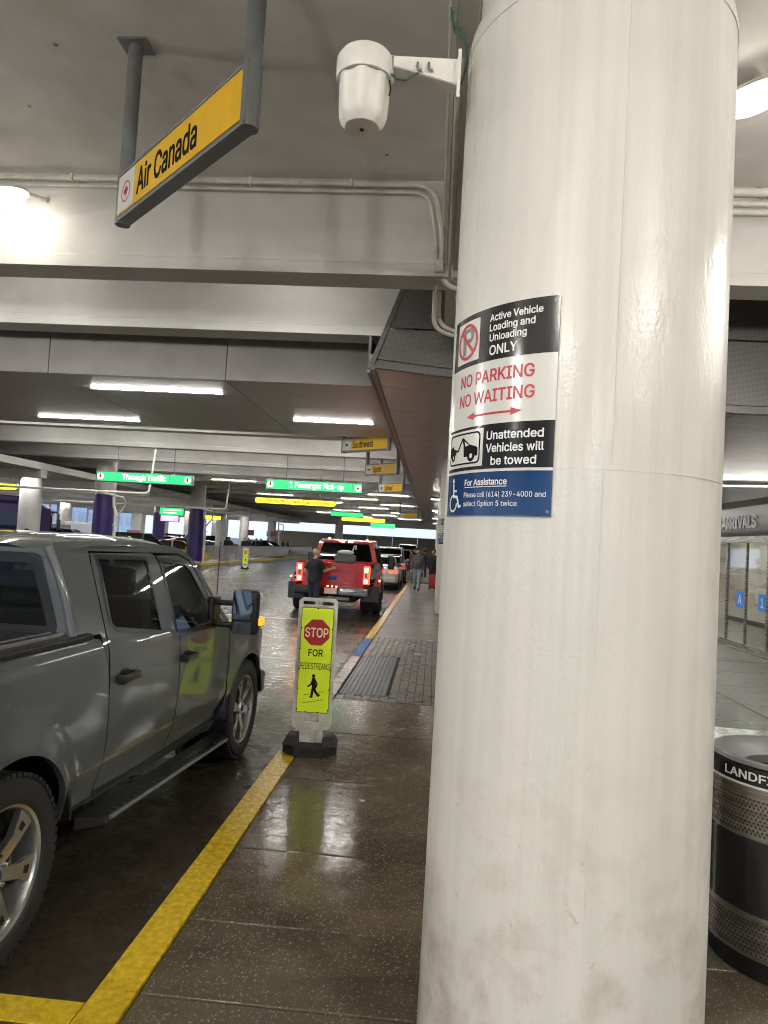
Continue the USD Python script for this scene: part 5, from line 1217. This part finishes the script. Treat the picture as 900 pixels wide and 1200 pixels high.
obj('tailgate_spoiler', rbox(-0.86, 0.86, -0.03, 0.09, 1.372, 1.412, 0.015), PAINTRED, rp)
obj('bed_floor', bx(-0.95, 0.95, 0.06, 2.42, 0.75, 0.80), GAP, rp, smooth=False)
obj('bumper', rbox(-1.0, -0.30, -0.30, -0.02, 0.55, 0.76, 0.05), BLACK, rp)
obj('bumper', rbox(0.20, 1.0, -0.30, -0.02, 0.55, 0.76, 0.05), SIGNGREY, rp)
obj('bumper_trim', rbox(0.26, 0.96, -0.306, -0.29, 0.66, 0.73, 0.006), CHROME, rp)
obj('bumper_step', rbox(-0.32, 0.22, -0.26, -0.02, 0.55, 0.72, 0.03), BLACK, rp)
obj('number_plate', rbox(-0.17, 0.17, -0.285, -0.262, 0.58, 0.74, 0.006), PLATE, rp)
for x in (-0.12, 0.0, 0.12):
    obj('plate_lamp', rbox(x - 0.022, x + 0.022, -0.03, -0.008, 0.745, 0.785, 0.01), TAILHOT, rp)
obj('tow_hitch', cat([bx(-0.5, 0.5, -0.16, -0.06, 0.42, 0.50), bx(-0.07, 0.07, -0.28, 0.0, 0.38, 0.52), bx(0.18, 0.42, -0.20, -0.17, 0.44, 0.51)]), SIGNGREY, rp, smooth=False)
obj('chassis', cat([bx(-0.62, 0.62, 0.05, 6.4, 0.36, 0.62), bx(-0.6, 0.6, 5.2, 6.3, 0.6, 1.1)]), GAP, rp, smooth=False)
cabs = [(2.50, 1.0, 0.52, 1.42), (4.9, 1.0, 0.52, 1.38), (5.3, 0.98, 0.55, 1.33), (6.5, 0.95, 0.55, 1.24), (6.65, 0.85, 0.6, 1.1)]
obj('cab_body', loft([rect_sec(*c, 0.08) for c in cabs]), PAINTRED, rp, smooth=40)
cabt = [(2.52, 0.99, 1.36, 1.42), (2.62, 0.97, 1.36, 1.98), (2.9, 0.97, 1.36, 2.05), (4.0, 0.97, 1.36, 2.06), (4.5, 0.96, 1.36, 1.98), (5.2, 0.97, 1.33, 1.40)]
obj('glasshouse', loft([rect_sec(*c, 0.06, taper=0.17) for c in cabt]), TINTREAR, rp, smooth=40)
obj('roof', loft([rect_sec(2.60, 0.80, 1.95, 2.0, 0.02), rect_sec(2.9, 0.825, 1.98, 2.075, 0.03), rect_sec(4.0, 0.825, 2.0, 2.085, 0.03), rect_sec(4.5, 0.81, 1.94, 2.0, 0.02)]), PAINTRED, rp, smooth=40)
for s in (1, -1):
    obj('pillar', hull([(s * x, y, z) for x, y, z in ((0.86, 2.50, 1.40), (1.0, 2.50, 1.40), (1.0, 2.68, 1.40), (0.70, 2.585, 1.99), (0.83, 2.585, 1.99), (0.83, 2.78, 1.99))]), PAINTRED, rp)
    for y in (3.75, 4.75):
        obj('pillar', hull([(s * (0.995 - d), y + e, 1.38) for d in (0, 0.06) for e in (-0.05, 0.05)] + [(s * (0.825 - d), y + e - (0.35 if y > 4 else 0), 2.0) for d in (0, 0.06) for e in (-0.04, 0.04)]), PAINTRED, rp)
obj('roof_edge', rbox(-0.80, 0.80, 2.575, 2.63, 1.955, 2.03, 0.02), PAINTRED, rp)
for x in (-0.13, 0.13):
    obj('cargo_lamp', rbox(x - 0.075, x + 0.075, 2.545, 2.60, 1.985, 2.03, 0.015), CABLAMP, rp)
for x in (-0.6, 0.6):
    obj('marker_lamp', rbox(x - 0.03, x + 0.03, 3.0, 3.08, 2.07, 2.105, 0.01), TAILHOT, rp)
obj('seat_row', cat([rbox(-0.75 + 0.5 * k, -0.45 + 0.5 * k, 3.0, 3.1, 1.4, 1.85, 0.05) for k in range(4)]), GAP, rp)
# load on the bed edge
ld = thing('luggage', 'grey holdall topped with a white plastic bag on the red pickup bed edge', 'bag', (-2.42, 19.32, 1.29))
obj('holdall', rbox(-0.28, 0.30, -0.08, 0.26, 0.0, 0.24, 0.08), CLOTHGREY, ld)
t = trimesh.creation.icosphere(3, 0.17); t.vertices *= (1.35, 0.8, 0.42); t.vertices *= (1 + 0.35 * (meshkit.fbm(t.vertices * 9, 3, 3) - 0.5))[:, None]; t.apply_translation((0.02, 0.06, 0.29))
obj('plastic_bag', t, BAGW, ld, smooth=50)
obj('bag_handle', tube(bend([(0.20, 0.05, 0.30), (0.24, 0.02, 0.46), (0.30, 0.0, 0.50), (0.30, 0.0, 0.38)], 0.04), 0.02, 8), BAGW, ld)

# bus
bus = thing('purple_bus', 'purple bus with dark windows behind the left white column', 'bus', (-21.9, 39.2, -0.12), -62)
obj('body', loft([section(y, w, a, b, 0.25) for y, w, a, b in ((0.0, 1.05, 0.45, 2.6), (-0.15, 1.22, 0.35, 3.0), (-0.9, 1.27, 0.35, 3.22), (-11, 1.27, 0.35, 3.25), (-11.3, 1.2, 0.4, 3.1))]), PURPLE, bus, smooth=40)
obj('roof_pod', loft([section(y, w, 3.1, b, 0.12) for y, w, b in ((-0.7, 0.8, 3.25), (-1.3, 0.95, 3.52), (-4.5, 0.95, 3.56), (-5.2, 0.8, 3.3))]), PURPLE, bus, smooth=40)
obj('windscreen', rbox(-1.12, 1.12, -0.13, 0.015, 1.15, 2.55, 0.05), TINTREAR, bus)
obj('destination_board', rbox(-0.9, 0.9, -0.05, 0.022, 2.58, 2.78, 0.03), GAP, bus)
for k in range(6):
    for s in (1, -1):
        obj('window', rbox(s * 1.262, s * 1.276, -1.2 - 1.6 * k - 1.45, -1.2 - 1.6 * k, 1.35, 2.55, 0.006), TINTREAR, bus)
for s in (1, -1):
    obj('mirror', rbox(s * 1.38, s * 1.62, 0.25, 0.42, 1.75, 2.35, 0.05), BLACK, bus)
    obj('mirror_arm', tube(bend([(s * 1.05, -0.1, 2.75), (s * 1.45, 0.3, 2.75), (s * 1.5, 0.33, 2.3)], 0.15), 0.035), BLACK, bus)
    for y in (-2.2, -8.5):
        obj('wheel', lathe([(0, 0.0), (0.45, 0.0), (0.5, 0.05), (0.5, 0.25), (0.45, 0.3), (0, 0.25)], 28).apply_transform(trimesh.geometry.align_vectors([0, 0, 1], [s, 0, 0])).apply_translation((s * 0.98, y, 0.5)), RUBBER, bus)
    obj('marker_lamp', rbox(s * 0.9, s * 1.0, -0.32, -0.2, 3.0, 3.06, 0.02), AMBER, bus)

# ================================================================ people
J0 = dict(pelvis=(0, 0, 0.96), waist=(0, 0, 1.10), chest=(0, 0, 1.30), neck=(0, -0.01, 1.50), head=(0, 0.02, 1.655),
          shL=(-0.185, 0, 1.425), elL=(-0.235, -0.03, 1.13), wrL=(-0.245, 0.05, 0.88), shR=(0.185, 0, 1.425), elR=(0.235, -0.03, 1.13), wrR=(0.245, 0.05, 0.88),
          hipL=(-0.095, 0, 0.92), knL=(-0.105, 0.02, 0.50), anL=(-0.11, -0.02, 0.085), hipR=(0.095, 0, 0.92), knR=(0.105, 0.02, 0.50), anR=(0.11, -0.02, 0.085))
def person(label, loc, rz, shirt, trousers, hair=HAIRM, pose=None, sleeve='short', belly=0.0, fine=True, group=None, shoes=None, extra=None):
    J = {k: np.array(v, float) for k, v in {**J0, **(pose or {})}.items()}
    p = thing('person', label, 'person', loc, rz, group)
    ico = trimesh.creation.icosphere(1 if not fine else 2, 1.0).vertices
    def ball(c, r):
        return ico * r + np.asarray(c)
    def bone(a, b, ra, rb):
        return Manifold.hull_points(np.vstack([ball(a, ra), ball(b, rb)]))
    def torso(g):
        c, w, pl = J['chest'], J['waist'], J['pelvis']
        sh = Manifold.hull_points(np.vstack([ball(c + (-0.10, 0, 0.02), 0.105 + g), ball(c + (0.10, 0, 0.02), 0.105 + g), ball(J['shL'] + (0.02, 0, -0.01), 0.062 + g), ball(J['shR'] - (0.02, 0, 0.01), 0.062 + g), ball(J['neck'] - (0, 0, 0.05), 0.06 + g)]))
        md = Manifold.hull_points(np.vstack([ball(c + (-0.09, 0, 0), 0.105 + g), ball(c + (0.09, 0, 0), 0.105 + g), ball(w + (-0.075, 0, 0), 0.10 + g), ball(w + (0.075, 0, 0), 0.10 + g), ball(w + (0, 0.04 + belly, 0.02), 0.09 + g + belly)]))
        lo = Manifold.hull_points(np.vstack([ball(w + (-0.075, 0, 0), 0.10 + g), ball(w + (0.075, 0, 0), 0.10 + g), ball(pl + (-0.075, -0.01, -0.02), 0.105 + g), ball(pl + (0.075, -0.01, -0.02), 0.105 + g), ball(w + (0, 0.03 + belly, 0), 0.08 + g + belly)]))
        return sh + md + lo
    def arm(s, g, upto):
        a = bone(J['sh' + s], J['el' + s], 0.058 + g, 0.043 + g)
        if upto == 'short':
            m = J['sh' + s] * 0.4 + J['el' + s] * 0.6
            return bone(J['sh' + s], m, 0.060 + g, 0.055 + g)
        return a + bone(J['el' + s], J['wr' + s], 0.042 + g, 0.030 + g)
    def leg(s, g):
        return bone(J['hip' + s], J['kn' + s], 0.088 + g, 0.058 + g) + bone(J['kn' + s], J['an' + s], 0.056 + g, 0.040 + g)
    def hand(s):
        w, e = J['wr' + s], J['el' + s]
        d = (w - e) / np.linalg.norm(w - e)
        side = np.cross(d, (0, 1.0, 0.3)); side /= np.linalg.norm(side)
        nrm = np.cross(side, d)
        out = Manifold.hull_points(np.vstack([ball(w, 0.024), ball(w + d * 0.085 + side * 0.028, 0.014), ball(w + d * 0.085 - side * 0.028, 0.014)]))
        for k, (o, l) in enumerate(((0.030, 0.066), (0.010, 0.078), (-0.010, 0.072), (-0.030, 0.055))):
            b0 = w + d * 0.085 + side * o
            b1 = b0 + d * l * 0.5 + nrm * 0.008; b2 = b1 + d * l * 0.45 + nrm * 0.022
            out += bone(b0, b1, 0.0095, 0.009) + bone(b1, b2, 0.009, 0.0075)
        sg = 1 if s == 'L' else -1
        t0 = w + d * 0.03 + side * 0.03 * sg; t1 = t0 + d * 0.035 + side * 0.025 * sg + nrm * 0.01
        return out + bone(t0, t1, 0.012, 0.010) + bone(t1, t1 + d * 0.03 + nrm * 0.008, 0.010, 0.008)
    h = J['head']
    fwd = np.array((pose or {}).get('look', (0, 1.0, 0)), float)
    rt = np.cross(fwd, (0, 0, 1.0))
    skull = Manifold.hull_points(np.vstack([ball(h + (0, 0, 0.035) - fwd * 0.012, 0.088), ball(h + fwd * 0.035 - (0, 0, 0.075), 0.048), ball(h + fwd * 0.03, 0.07)]))
    skull += Manifold.hull_points(np.vstack([ball(h + fwd * 0.098 + (0, 0, 0.005), 0.010), ball(h + fwd * 0.112 - (0, 0, 0.03), 0.014)]))
    for s in (1, -1):
        skull += Manifold.hull_points(np.vstack([ball(h + rt * 0.088 * s + (0, 0, 0.012), 0.016), ball(h + rt * 0.086 * s - (0, 0, 0.022), 0.012)]))
    body = torso(0) + bone(J['neck'] - (0, 0, 0.04), h - (0, 0, 0.07), 0.056, 0.052) + skull
    for s in 'LR':
        body = body + arm(s, 0, 'long') + hand(s) + leg(s, 0) + bone(J['an' + s], J['an' + s] + (0, 0.12, -0.045), 0.045, 0.035)
    if fine:
        body = body.refine_to_length(0.04)
    t = man(body)
    if fine:
        t.merge_vertices(); trimesh.smoothing.filter_taubin(t, iterations=4)
    obj('body', t, SKIN, p, smooth=60)
    for s in (1, -1):
        obj('eye', hull(ball(h + fwd * 0.094 + rt * 0.032 * s + (0, 0, 0.012), 0.012)), BLACK, p)
    obj('mouth', hull(np.vstack([ball(h + fwd * 0.086 + rt * 0.02 - (0, 0, 0.066), 0.006), ball(h + fwd * 0.086 - rt * 0.02 - (0, 0, 0.066), 0.006)])), INKRED, p)
    top = torso(0.016).trim_by_plane((0, 0, 1.0), float(J['pelvis'][2]) - 0.06)
    for s in 'LR':
        top = top + arm(s, 0.014, sleeve)
    hole = bone(J['neck'] + (0, 0.0, 0.03), J['neck'] + (0, 0.03, 0.3), 0.07, 0.09)
    top = top - hole
    if fine:
        top = top.refine_to_length(0.045)
    t = man(top)
    if fine:
        t.vertices += (meshkit.noise(t.vertices * 14, 4)[:, None] - 0.5) * 0.012
    obj('shirt', t, shirt, p, smooth=60)
    tr = torso(0.012).trim_by_plane((0, 0, -1.0), -float(J['pelvis'][2]) - 0.03) + leg('L', 0.016) + leg('R', 0.016)
    if fine:
        tr = tr.refine_to_length(0.05)
    t = man(tr)
    if fine:
        t.vertices += (meshkit.noise(t.vertices * 12, 9)[:, None] - 0.5) * 0.014
    obj('trousers', t, trousers, p, smooth=60)
    for s in 'LR':
        a = J['an' + s]
        obj('shoe', man(Manifold.hull_points(np.vstack([ball(a + (0, -0.03, -0.035), 0.045), ball(a + (0, 0.14, -0.055), 0.04), ball(a + (0, 0.05, -0.005), 0.05)])).trim_by_plane((0, 0, 1.0), float(a[2]) - 0.085)), shoes or BLACK, p, smooth=50)
    if hair is not None:
        hm = Manifold.hull_points(np.vstack([ball(h + (0, 0, 0.045) - fwd * 0.018, 0.094), ball(h - fwd * 0.03 - (0, 0, 0.03), 0.082)]))
        f0 = h + fwd * 0.05
        hm = hm.trim_by_plane(tuple(-fwd * 0.8 + np.array((0, 0, 0.6))), float((-fwd * 0.8 + np.array((0, 0, 0.6))) @ (h + (0, 0, 0.0) + fwd * 0.035)))
        obj('hair', man(hm), hair, p, smooth=60)
    return p
person('bald man in a black T-shirt and dark trousers standing at the red pickup tailgate', (-3.08, 18.45, -0.12), -42, CLOTHBK, CLOTHNAVY, None,
       dict(elL=(-0.27, -0.12, 1.16), wrL=(-0.14, 0.10, 1.02), elR=(0.22, 0.16, 1.20), wrR=(0.20, 0.40, 1.26), hipL=(-0.09, 0, 0.92), knL=(-0.12, 0.03, 0.5), anL=(-0.13, -0.01, 0.085), anR=(0.12, -0.04, 0.085)), 'short', 0.06)
wk = person('man in a grey sweater and light jeans walking along the sidewalk towards the viewer', (-0.64, 30.2, 0), 176, CLOTHGREY, DENIM, HAIRM,
       dict(elL=(-0.24, -0.07, 1.14), wrL=(-0.25, 0.07, 0.90), elR=(0.24, 0.04, 1.14), wrR=(0.25, 0.16, 0.92), knL=(-0.09, 0.12, 0.50), anL=(-0.09, 0.16, 0.095), knR=(0.10, -0.02, 0.51), anR=(0.10, -0.22, 0.12)), 'long', 0.03)
person('traveller in dark clothes with a red suitcase, half hidden by the columns', (0.02, 32.2, 0), 170, CLOTHBK, CLOTHBK, HAIRM, dict(elR=(0.25, 0.0, 1.15), wrR=(0.22, 0.02, 0.92)), 'long')
person('person in a black coat standing beside the black car at the kerb', (-1.0, 41.0, 0), 60, CLOTHBK, CLOTHNAVY, HAIRM, None, 'long', fine=False)
person('person in a dark jacket bending behind the walking man', (-0.55, 44.0, 0), 20, CLOTHNAVY, CLOTHBK, HAIRM, None, 'long', fine=False)
person('person in a red top loading a car beyond the walking man', (-1.45, 47.0, -0.1), 100, M('red_cloth', (0.35, 0.03, 0.03), 0.8), CLOTHBK, HAIRM, None, 'long', fine=False)
pp = [(-17.3, 58.4, 'person in dark clothes standing beside the purple column behind the railing'), (-17.3, 63.8, 'person in a dark hood leaning on the railing beside a white column'), (-17.3, 68.2, 'person in a black jacket at the middle of the railing'), (-17.3, 73.0, 'person in a dark coat right of the middle of the railing'), (-17.3, 80.5, 'person in black near the railing end'),
      (-18.4, 50.2, 'person in a dark puffer jacket walking under the pink sign'), (-17.5, 49.3, 'person with a bag walking just right of the pink sign'),
      (-17.6, 60.0, 'person in black close beside the one by the purple column'), (-17.5, 66.0, 'person in grey between the two railing columns'), (-17.4, 70.4, 'person in black at the railing, left of the red notices'), (-17.4, 77.0, 'person in a dark coat under the red notices'), (-21.5, 55.5, 'person in black far behind the pink sign'), (-18.9, 52.5, 'person in navy partly behind the purple column at the railing'), (-17.5, 84.0, 'last person at the far end of the railing')]
for k, (x, y, lab) in enumerate(pp):
    person(lab, (x, y, 0.0), (30, 200, 120, 260, 80, 10, 330, 60, 150, 240, 20, 110, 300, 75)[k], (CLOTHBK, CLOTHNAVY, CLOTHBK, CLOTHGREY, CLOTHBK, CLOTHBK, CLOTHNAVY)[k % 7], CLOTHNAVY, HAIRM, None, 'long', fine=False)
pc_ = person('person in a dark cap at the left edge beyond the pickup roof', (-17.9, 30.0, -0.12), 90, CLOTHNAVY, CLOTHBK, HAIRM, None, 'long', fine=False)
obj('cap', lathe([(0, 1.76), (0.09, 1.755), (0.11, 1.72), (0.105, 1.68), (0, 1.68)], 20), CLOTHBK, pc_)
obj('cap_brim', rbox(-0.07, 0.07, 0.08, 0.20, 1.685, 1.70, 0.006), CLOTHBK, pc_)
sc_ = thing('suitcase', 'red wheeled suitcase beside the traveller at the column', 'suitcase', (0.08, 31.9, 0))
obj('shell', rbox(-0.22, 0.22, -0.13, 0.13, 0.06, 0.66, 0.05), SUITRED, sc_)
obj('pull_handle', tube(bend([(-0.14, 0.1, 0.64), (-0.14, 0.1, 1.02), (0.14, 0.1, 1.02), (0.14, 0.1, 0.64)], 0.04), 0.012, 8), BLACK, sc_)
for x in (-0.18, 0.18):
    obj('caster', lathe([(0, -0.02), (0.035, -0.02), (0.035, 0.02), (0, 0.02)], 16).apply_transform(trimesh.geometry.align_vectors([0, 0, 1], [1, 0, 0])).apply_translation((x, -0.08, 0.036)), BLACK, sc_)
ct = thing('luggage_cart', 'cart of dark bags standing at the kerb behind the walking man', 'luggage', (-1.0, 36.5, 0))
obj('bag', rbox(-0.3, 0.2, -0.3, 0.3, 0.12, 0.62, 0.08), CLOTHGREY, ct)
obj('bag', rbox(-0.25, 0.18, -0.25, 0.28, 0.63, 0.95, 0.08), CLOTHBK, ct)
obj('frame', cat([tube([(0.24, -0.3, 0.1), (0.24, -0.3, 1.05), (0.24, 0.3, 1.05), (0.24, 0.3, 0.1)], 0.018, 8), bx(-0.33, 0.26, -0.3, 0.3, 0.08, 0.11)]), ALU, ct)

# ================================================================ railing on the island
rl = thing('railing', 'long grey metal railing with close pickets on the yellow edged island', 'railing', (-15.3, 46.2, 0.012))
LR = 42.0
obj('top_rail', bx(-0.03, 0.03, 0, LR, 1.06, 1.11), ALU, rl, smooth=False)
obj('bottom_rail', bx(-0.02, 0.02, 0, LR, 0.12, 0.16), ALU, rl, smooth=False)
for k in range(22):
    obj('post', bx(-0.035, 0.035, k * 2 - 0.035, k * 2 + 0.035, 0, 1.058), ALU, rl, smooth=False)
obj('pickets', cat([bx(-0.01, 0.01, y - 0.014, y + 0.014, 0.162, 1.057) for y in np.arange(0.12, LR, 0.12)]), ALU, rl, smooth=False, kind='stuff')
NOT = M('notice_dark', (0.10, 0.03, 0.03), 0.5)
for k, (x, y, z, mt) in enumerate(((-19.9, 76.4, 2.35, NOT), (-19.3, 84.9, 2.4, NOT), (-20.0, 85.5, 2.4, SIGNGREY), (-20.4, 60.4, 2.3, NOT), (-33.0, 62.9, 1.9, INKRED))):
    obj('wall_notice', rbox(x - 0.35, x + 0.35, y - 0.49, y - 0.46, z - 0.3, z + 0.3, 0.01).apply_translation((0, -0.12, 0)), mt, label=('dark red notice on a white column behind the railing', 'red notice near the railing end', 'grey notice near the railing end, left of the red one', 'small dark notice on the column next to the purple one', 'red notice on a column behind the taxis')[k], cat='notice')

for k, (x, y, w, h, mt, lab) in enumerate(((-23.5, 54.0, 0.5, 1.9, INKRED, 'tall red information board behind the pink sign'), (-22.0, 53.0, 0.45, 1.7, BLUESIGN, 'blue lit ticket machine left of the red board'), (-27.5, 50.0, 0.9, 2.0, SIGNGREY, 'grey equipment cabinet in the left bay'), (-29.5, 58.0, 1.6, 2.3, PALEWALL, 'pale glass shelter deep in the left bay'))):
    bd = thing('information_board', lab, 'board', (x, y, 0.0), 20)
    obj('cabinet', rbox(-w, w, -0.15, 0.15, 0.08, h, 0.03), SIGNGREY if mt is not PALEWALL else PIER, bd)
    obj('panel', rbox(-w + 0.06, w - 0.06, -0.17, -0.155, 0.5, h - 0.08, 0.004), mt, bd)
    obj('plinth', rbox(-w + 0.04, w - 0.04, -0.12, 0.12, 0, 0.079, 0.01), GAP, bd)
# slim mullions in the open left side
for k, y in enumerate(np.arange(46, 94, 4.0)):
    obj('opening_post', bx(-39.55, -39.4, y - 0.08, y + 0.08, 1.051, 4.298), PIER, smooth=False, label='slim upright post on the parapet along the open far side', cat='post', group='posts on the far parapet')

# ================================================================ terminal entrance on the right
V = thing('glass_entrance', 'glass and metal entrance with blue door signs, right of the big column', 'building entrance', (6.80, 13.0, 0))
obj('threshold', bx(-0.03, 0.12, -6, 6.0, 0.0, 0.02), STEEL, V, smooth=False)
obj('lintel', bx(-0.02, 0.14, -6, 6.0, 2.36, 2.50), STEEL, V, smooth=False)
for k in range(12):
    y0 = -6 + k
    gl = obj('glass_panel', bx(0.03, 0.042, y0 + 0.06, y0 + 0.94, 0.16, 2.34), CLEAR, V, smooth=False)
    obj('stile', bx(0.01, 0.06, y0 + 0.0, y0 + 0.055, 0.021, 2.358), STEEL, V, smooth=False)
    obj('kick_rail', bx(0.012, 0.058, y0 + 0.058, y0 + 0.995, 0.021, 0.15), STEEL, V, smooth=False)
def door_sign(y, s):
    b = obj('door_sign', bx(0.018, 0.027, y - 0.17, y + 0.17, 0.93, 1.28), BLUESIGN, V, smooth=False)
    obj('lettering', put_text(s, 0.20, (0.017, y, 1.00), (0, -1, 0), (0, 0, 1), None), INKWHITE, b, smooth=False)
door_sign(3.30, 'A'); door_sign(2.22, '1')
band = []
nb = 40
for k in range(nb + 1):
    y = -6 + 12.0 * k / nb
    c = 0.0
    band.append(np.array([(-0.10, y, 2.51), (-0.16, y, 2.60), (-0.15, y, 3.12), (0.0, y, 3.30), (0.2, y, 3.30), (0.2, y, 2.51)]))
obj('metal_band', loft(band), BANDM, V, smooth=35)
obj('band_letters', put_text('ARRIVALS', 0.26, (-0.166, 3.05, 2.66), (0, -1, 0), (0, 0, 1), 1.75, depth=0.02), INKWHITE, V, smooth=False)
obj('ceiling', bx(0.2, 6.75, -6, 14.0, 3.0, 3.05), CONC, V, smooth=False)
obj('inner_floor', bx(0.13, 6.75, -6, 14.0, -0.02, 0.012), WALKFAR, V, smooth=False)
obj('inner_wall', bx(3.2, 3.3, -6, 14.0, 0.014, 2.99), BEIGE, V, smooth=False)
obj('skirting', bx(3.17, 3.198, -6, 12.0, 0.014, 0.16), BLACK, V, smooth=False)
obj('rear_side_wall', bx(0.14, 3.19, 12.05, 12.2, 0.014, 2.99), BEIGE, V, smooth=False)
tl_ = tube_light('strip light inside the glass entrance', 8.6, 15.2, 2.90, 1.8)
for k, (x, y) in enumerate(((8.2, 20.5), (8.2, 17.8), (8.2, 23.2))):
    dup(tl_, ('strip light inside the entrance deep beyond the doors', 'strip light inside the entrance behind the A door sign', 'last strip light inside the entrance by the end wall')[k], (x, y, 2.90))
obj('terminal_wall', bx(13.6, 13.9, -30, 95, -0.2, 6.1), BEIGE, smooth=False, label='beige terminal wall behind the sidewalk', cat='wall')

# ================================================================ litter bin
can = thing('litter_bin', 'brushed steel perforated litter bin with a black band, at the right edge', 'litter bin', (1.78, 3.62, 0))
Rb = 0.36
obj('base_ring', lathe([(0, 0), (Rb - 0.02, 0), (Rb - 0.01, 0.09), (0, 0.09)], 64), BLACK, can, smooth=40)
obj('body', lathe([(Rb - 0.012, 0.09), (Rb, 0.095), (Rb, 0.85), (Rb - 0.012, 0.85)], 96), STEEL, can, smooth=40)
obj('liner', lathe([(0, 0.1), (Rb - 0.03, 0.1), (Rb - 0.03, 0.82), (0, 0.82)], 48), GAP, can)
dots = []
for z0, z1 in ((0.12, 0.275), (0.64, 0.815)):
    nrow = int((z1 - z0) / 0.0165)
    for r in range(nrow):
        z = z0 + r * 0.0165
        n = 118
        for k in range(n):
            a = 2 * math.pi * (k + 0.5 * (r % 2)) / n
            e = np.array([math.cos(a), math.sin(a), 0]); tg = np.array([-math.sin(a), math.cos(a), 0])
            if e[1] > 0.55:
                continue
            c = e * (Rb + 0.0008) + (0, 0, z)
            dots.append([c + 0.0052 * (math.cos(q) * tg + math.sin(q) * np.array([0, 0, 1.0])) for q in np.arange(6) * math.pi / 3])
dv = np.array(dots).reshape(-1, 3); nd = len(dots)
df_ = np.vstack([np.array([(6 * i, 6 * i + k, 6 * i + k + 1) for k in range(1, 5)]) for i in range(nd)])
obj('perforations', trimesh.Trimesh(dv, df_, process=False), GAP, can, smooth=False, kind='stuff')
obj('black_band', lathe([(Rb + 0.0005, 0.287), (Rb + 0.004, 0.290), (Rb + 0.004, 0.612), (Rb + 0.0005, 0.615)], 96), SIGNBLACK, can, smooth=40)
obj('lid_band', lathe([(Rb - 0.01, 0.857), (Rb + 0.006, 0.858), (Rb + 0.004, 0.925), (Rb - 0.012, 0.935)], 96), SIGNBLACK, can, smooth=40)
obj('rim', lathe([(Rb - 0.03, 0.925), (Rb - 0.004, 0.937), (Rb - 0.014, 0.951), (Rb - 0.06, 0.950), (Rb - 0.10, 0.92), (Rb - 0.16, 0.89), (Rb - 0.16, 0.85), (Rb - 0.05, 0.85)], 96), SIGNGREY, can, smooth=40)
obj('rim_line', lathe([(Rb + 0.004, 0.846), (Rb + 0.009, 0.847), (Rb + 0.009, 0.855), (Rb + 0.004, 0.856)], 96), INKWHITE, can, smooth=40)
def on_can(mesh, a0, z, r):
    v = mesh.vertices
    a = a0 + v[:, 0] / r
    rr_ = r + v[:, 2]
    mesh.vertices = np.c_[rr_ * np.cos(a), rr_ * np.sin(a), z + v[:, 1]]
    return mesh
t = text('LANDFILL', 0.036, True, 0.001)
t = trimesh.Trimesh(*trimesh.remesh.subdivide_to_size(t.vertices, t.faces, 0.02), process=False)
t.vertices[:, 0] *= 1.3
obj('lettering', on_can(t, math.radians(-164), 0.876, Rb + 0.006), INKWHITE, can, smooth=False)
cupp = unary_union([LineString([(-0.075, 0.075), (-0.05, -0.06), (0.05, -0.06), (0.075, 0.075)]).buffer(0.007), sbox(-0.04, 0.075, -0.01, 0.095), sbox(-0.045, 0.02, -0.02, 0.042), sbox(-0.02, 0.045, 0.0, 0.066), sbox(-0.03, -0.005, -0.01, 0.012), sbox(0.0, 0.08, 0.06, 0.092)])
t = prism(cupp, 0.001, 'z'); t = trimesh.Trimesh(*trimesh.remesh.subdivide_to_size(t.vertices, t.faces, 0.03), process=False)
obj('bin_symbol', on_can(t, math.radians(-113), 0.42, Rb + 0.0045), INKWHITE, can, smooth=False)
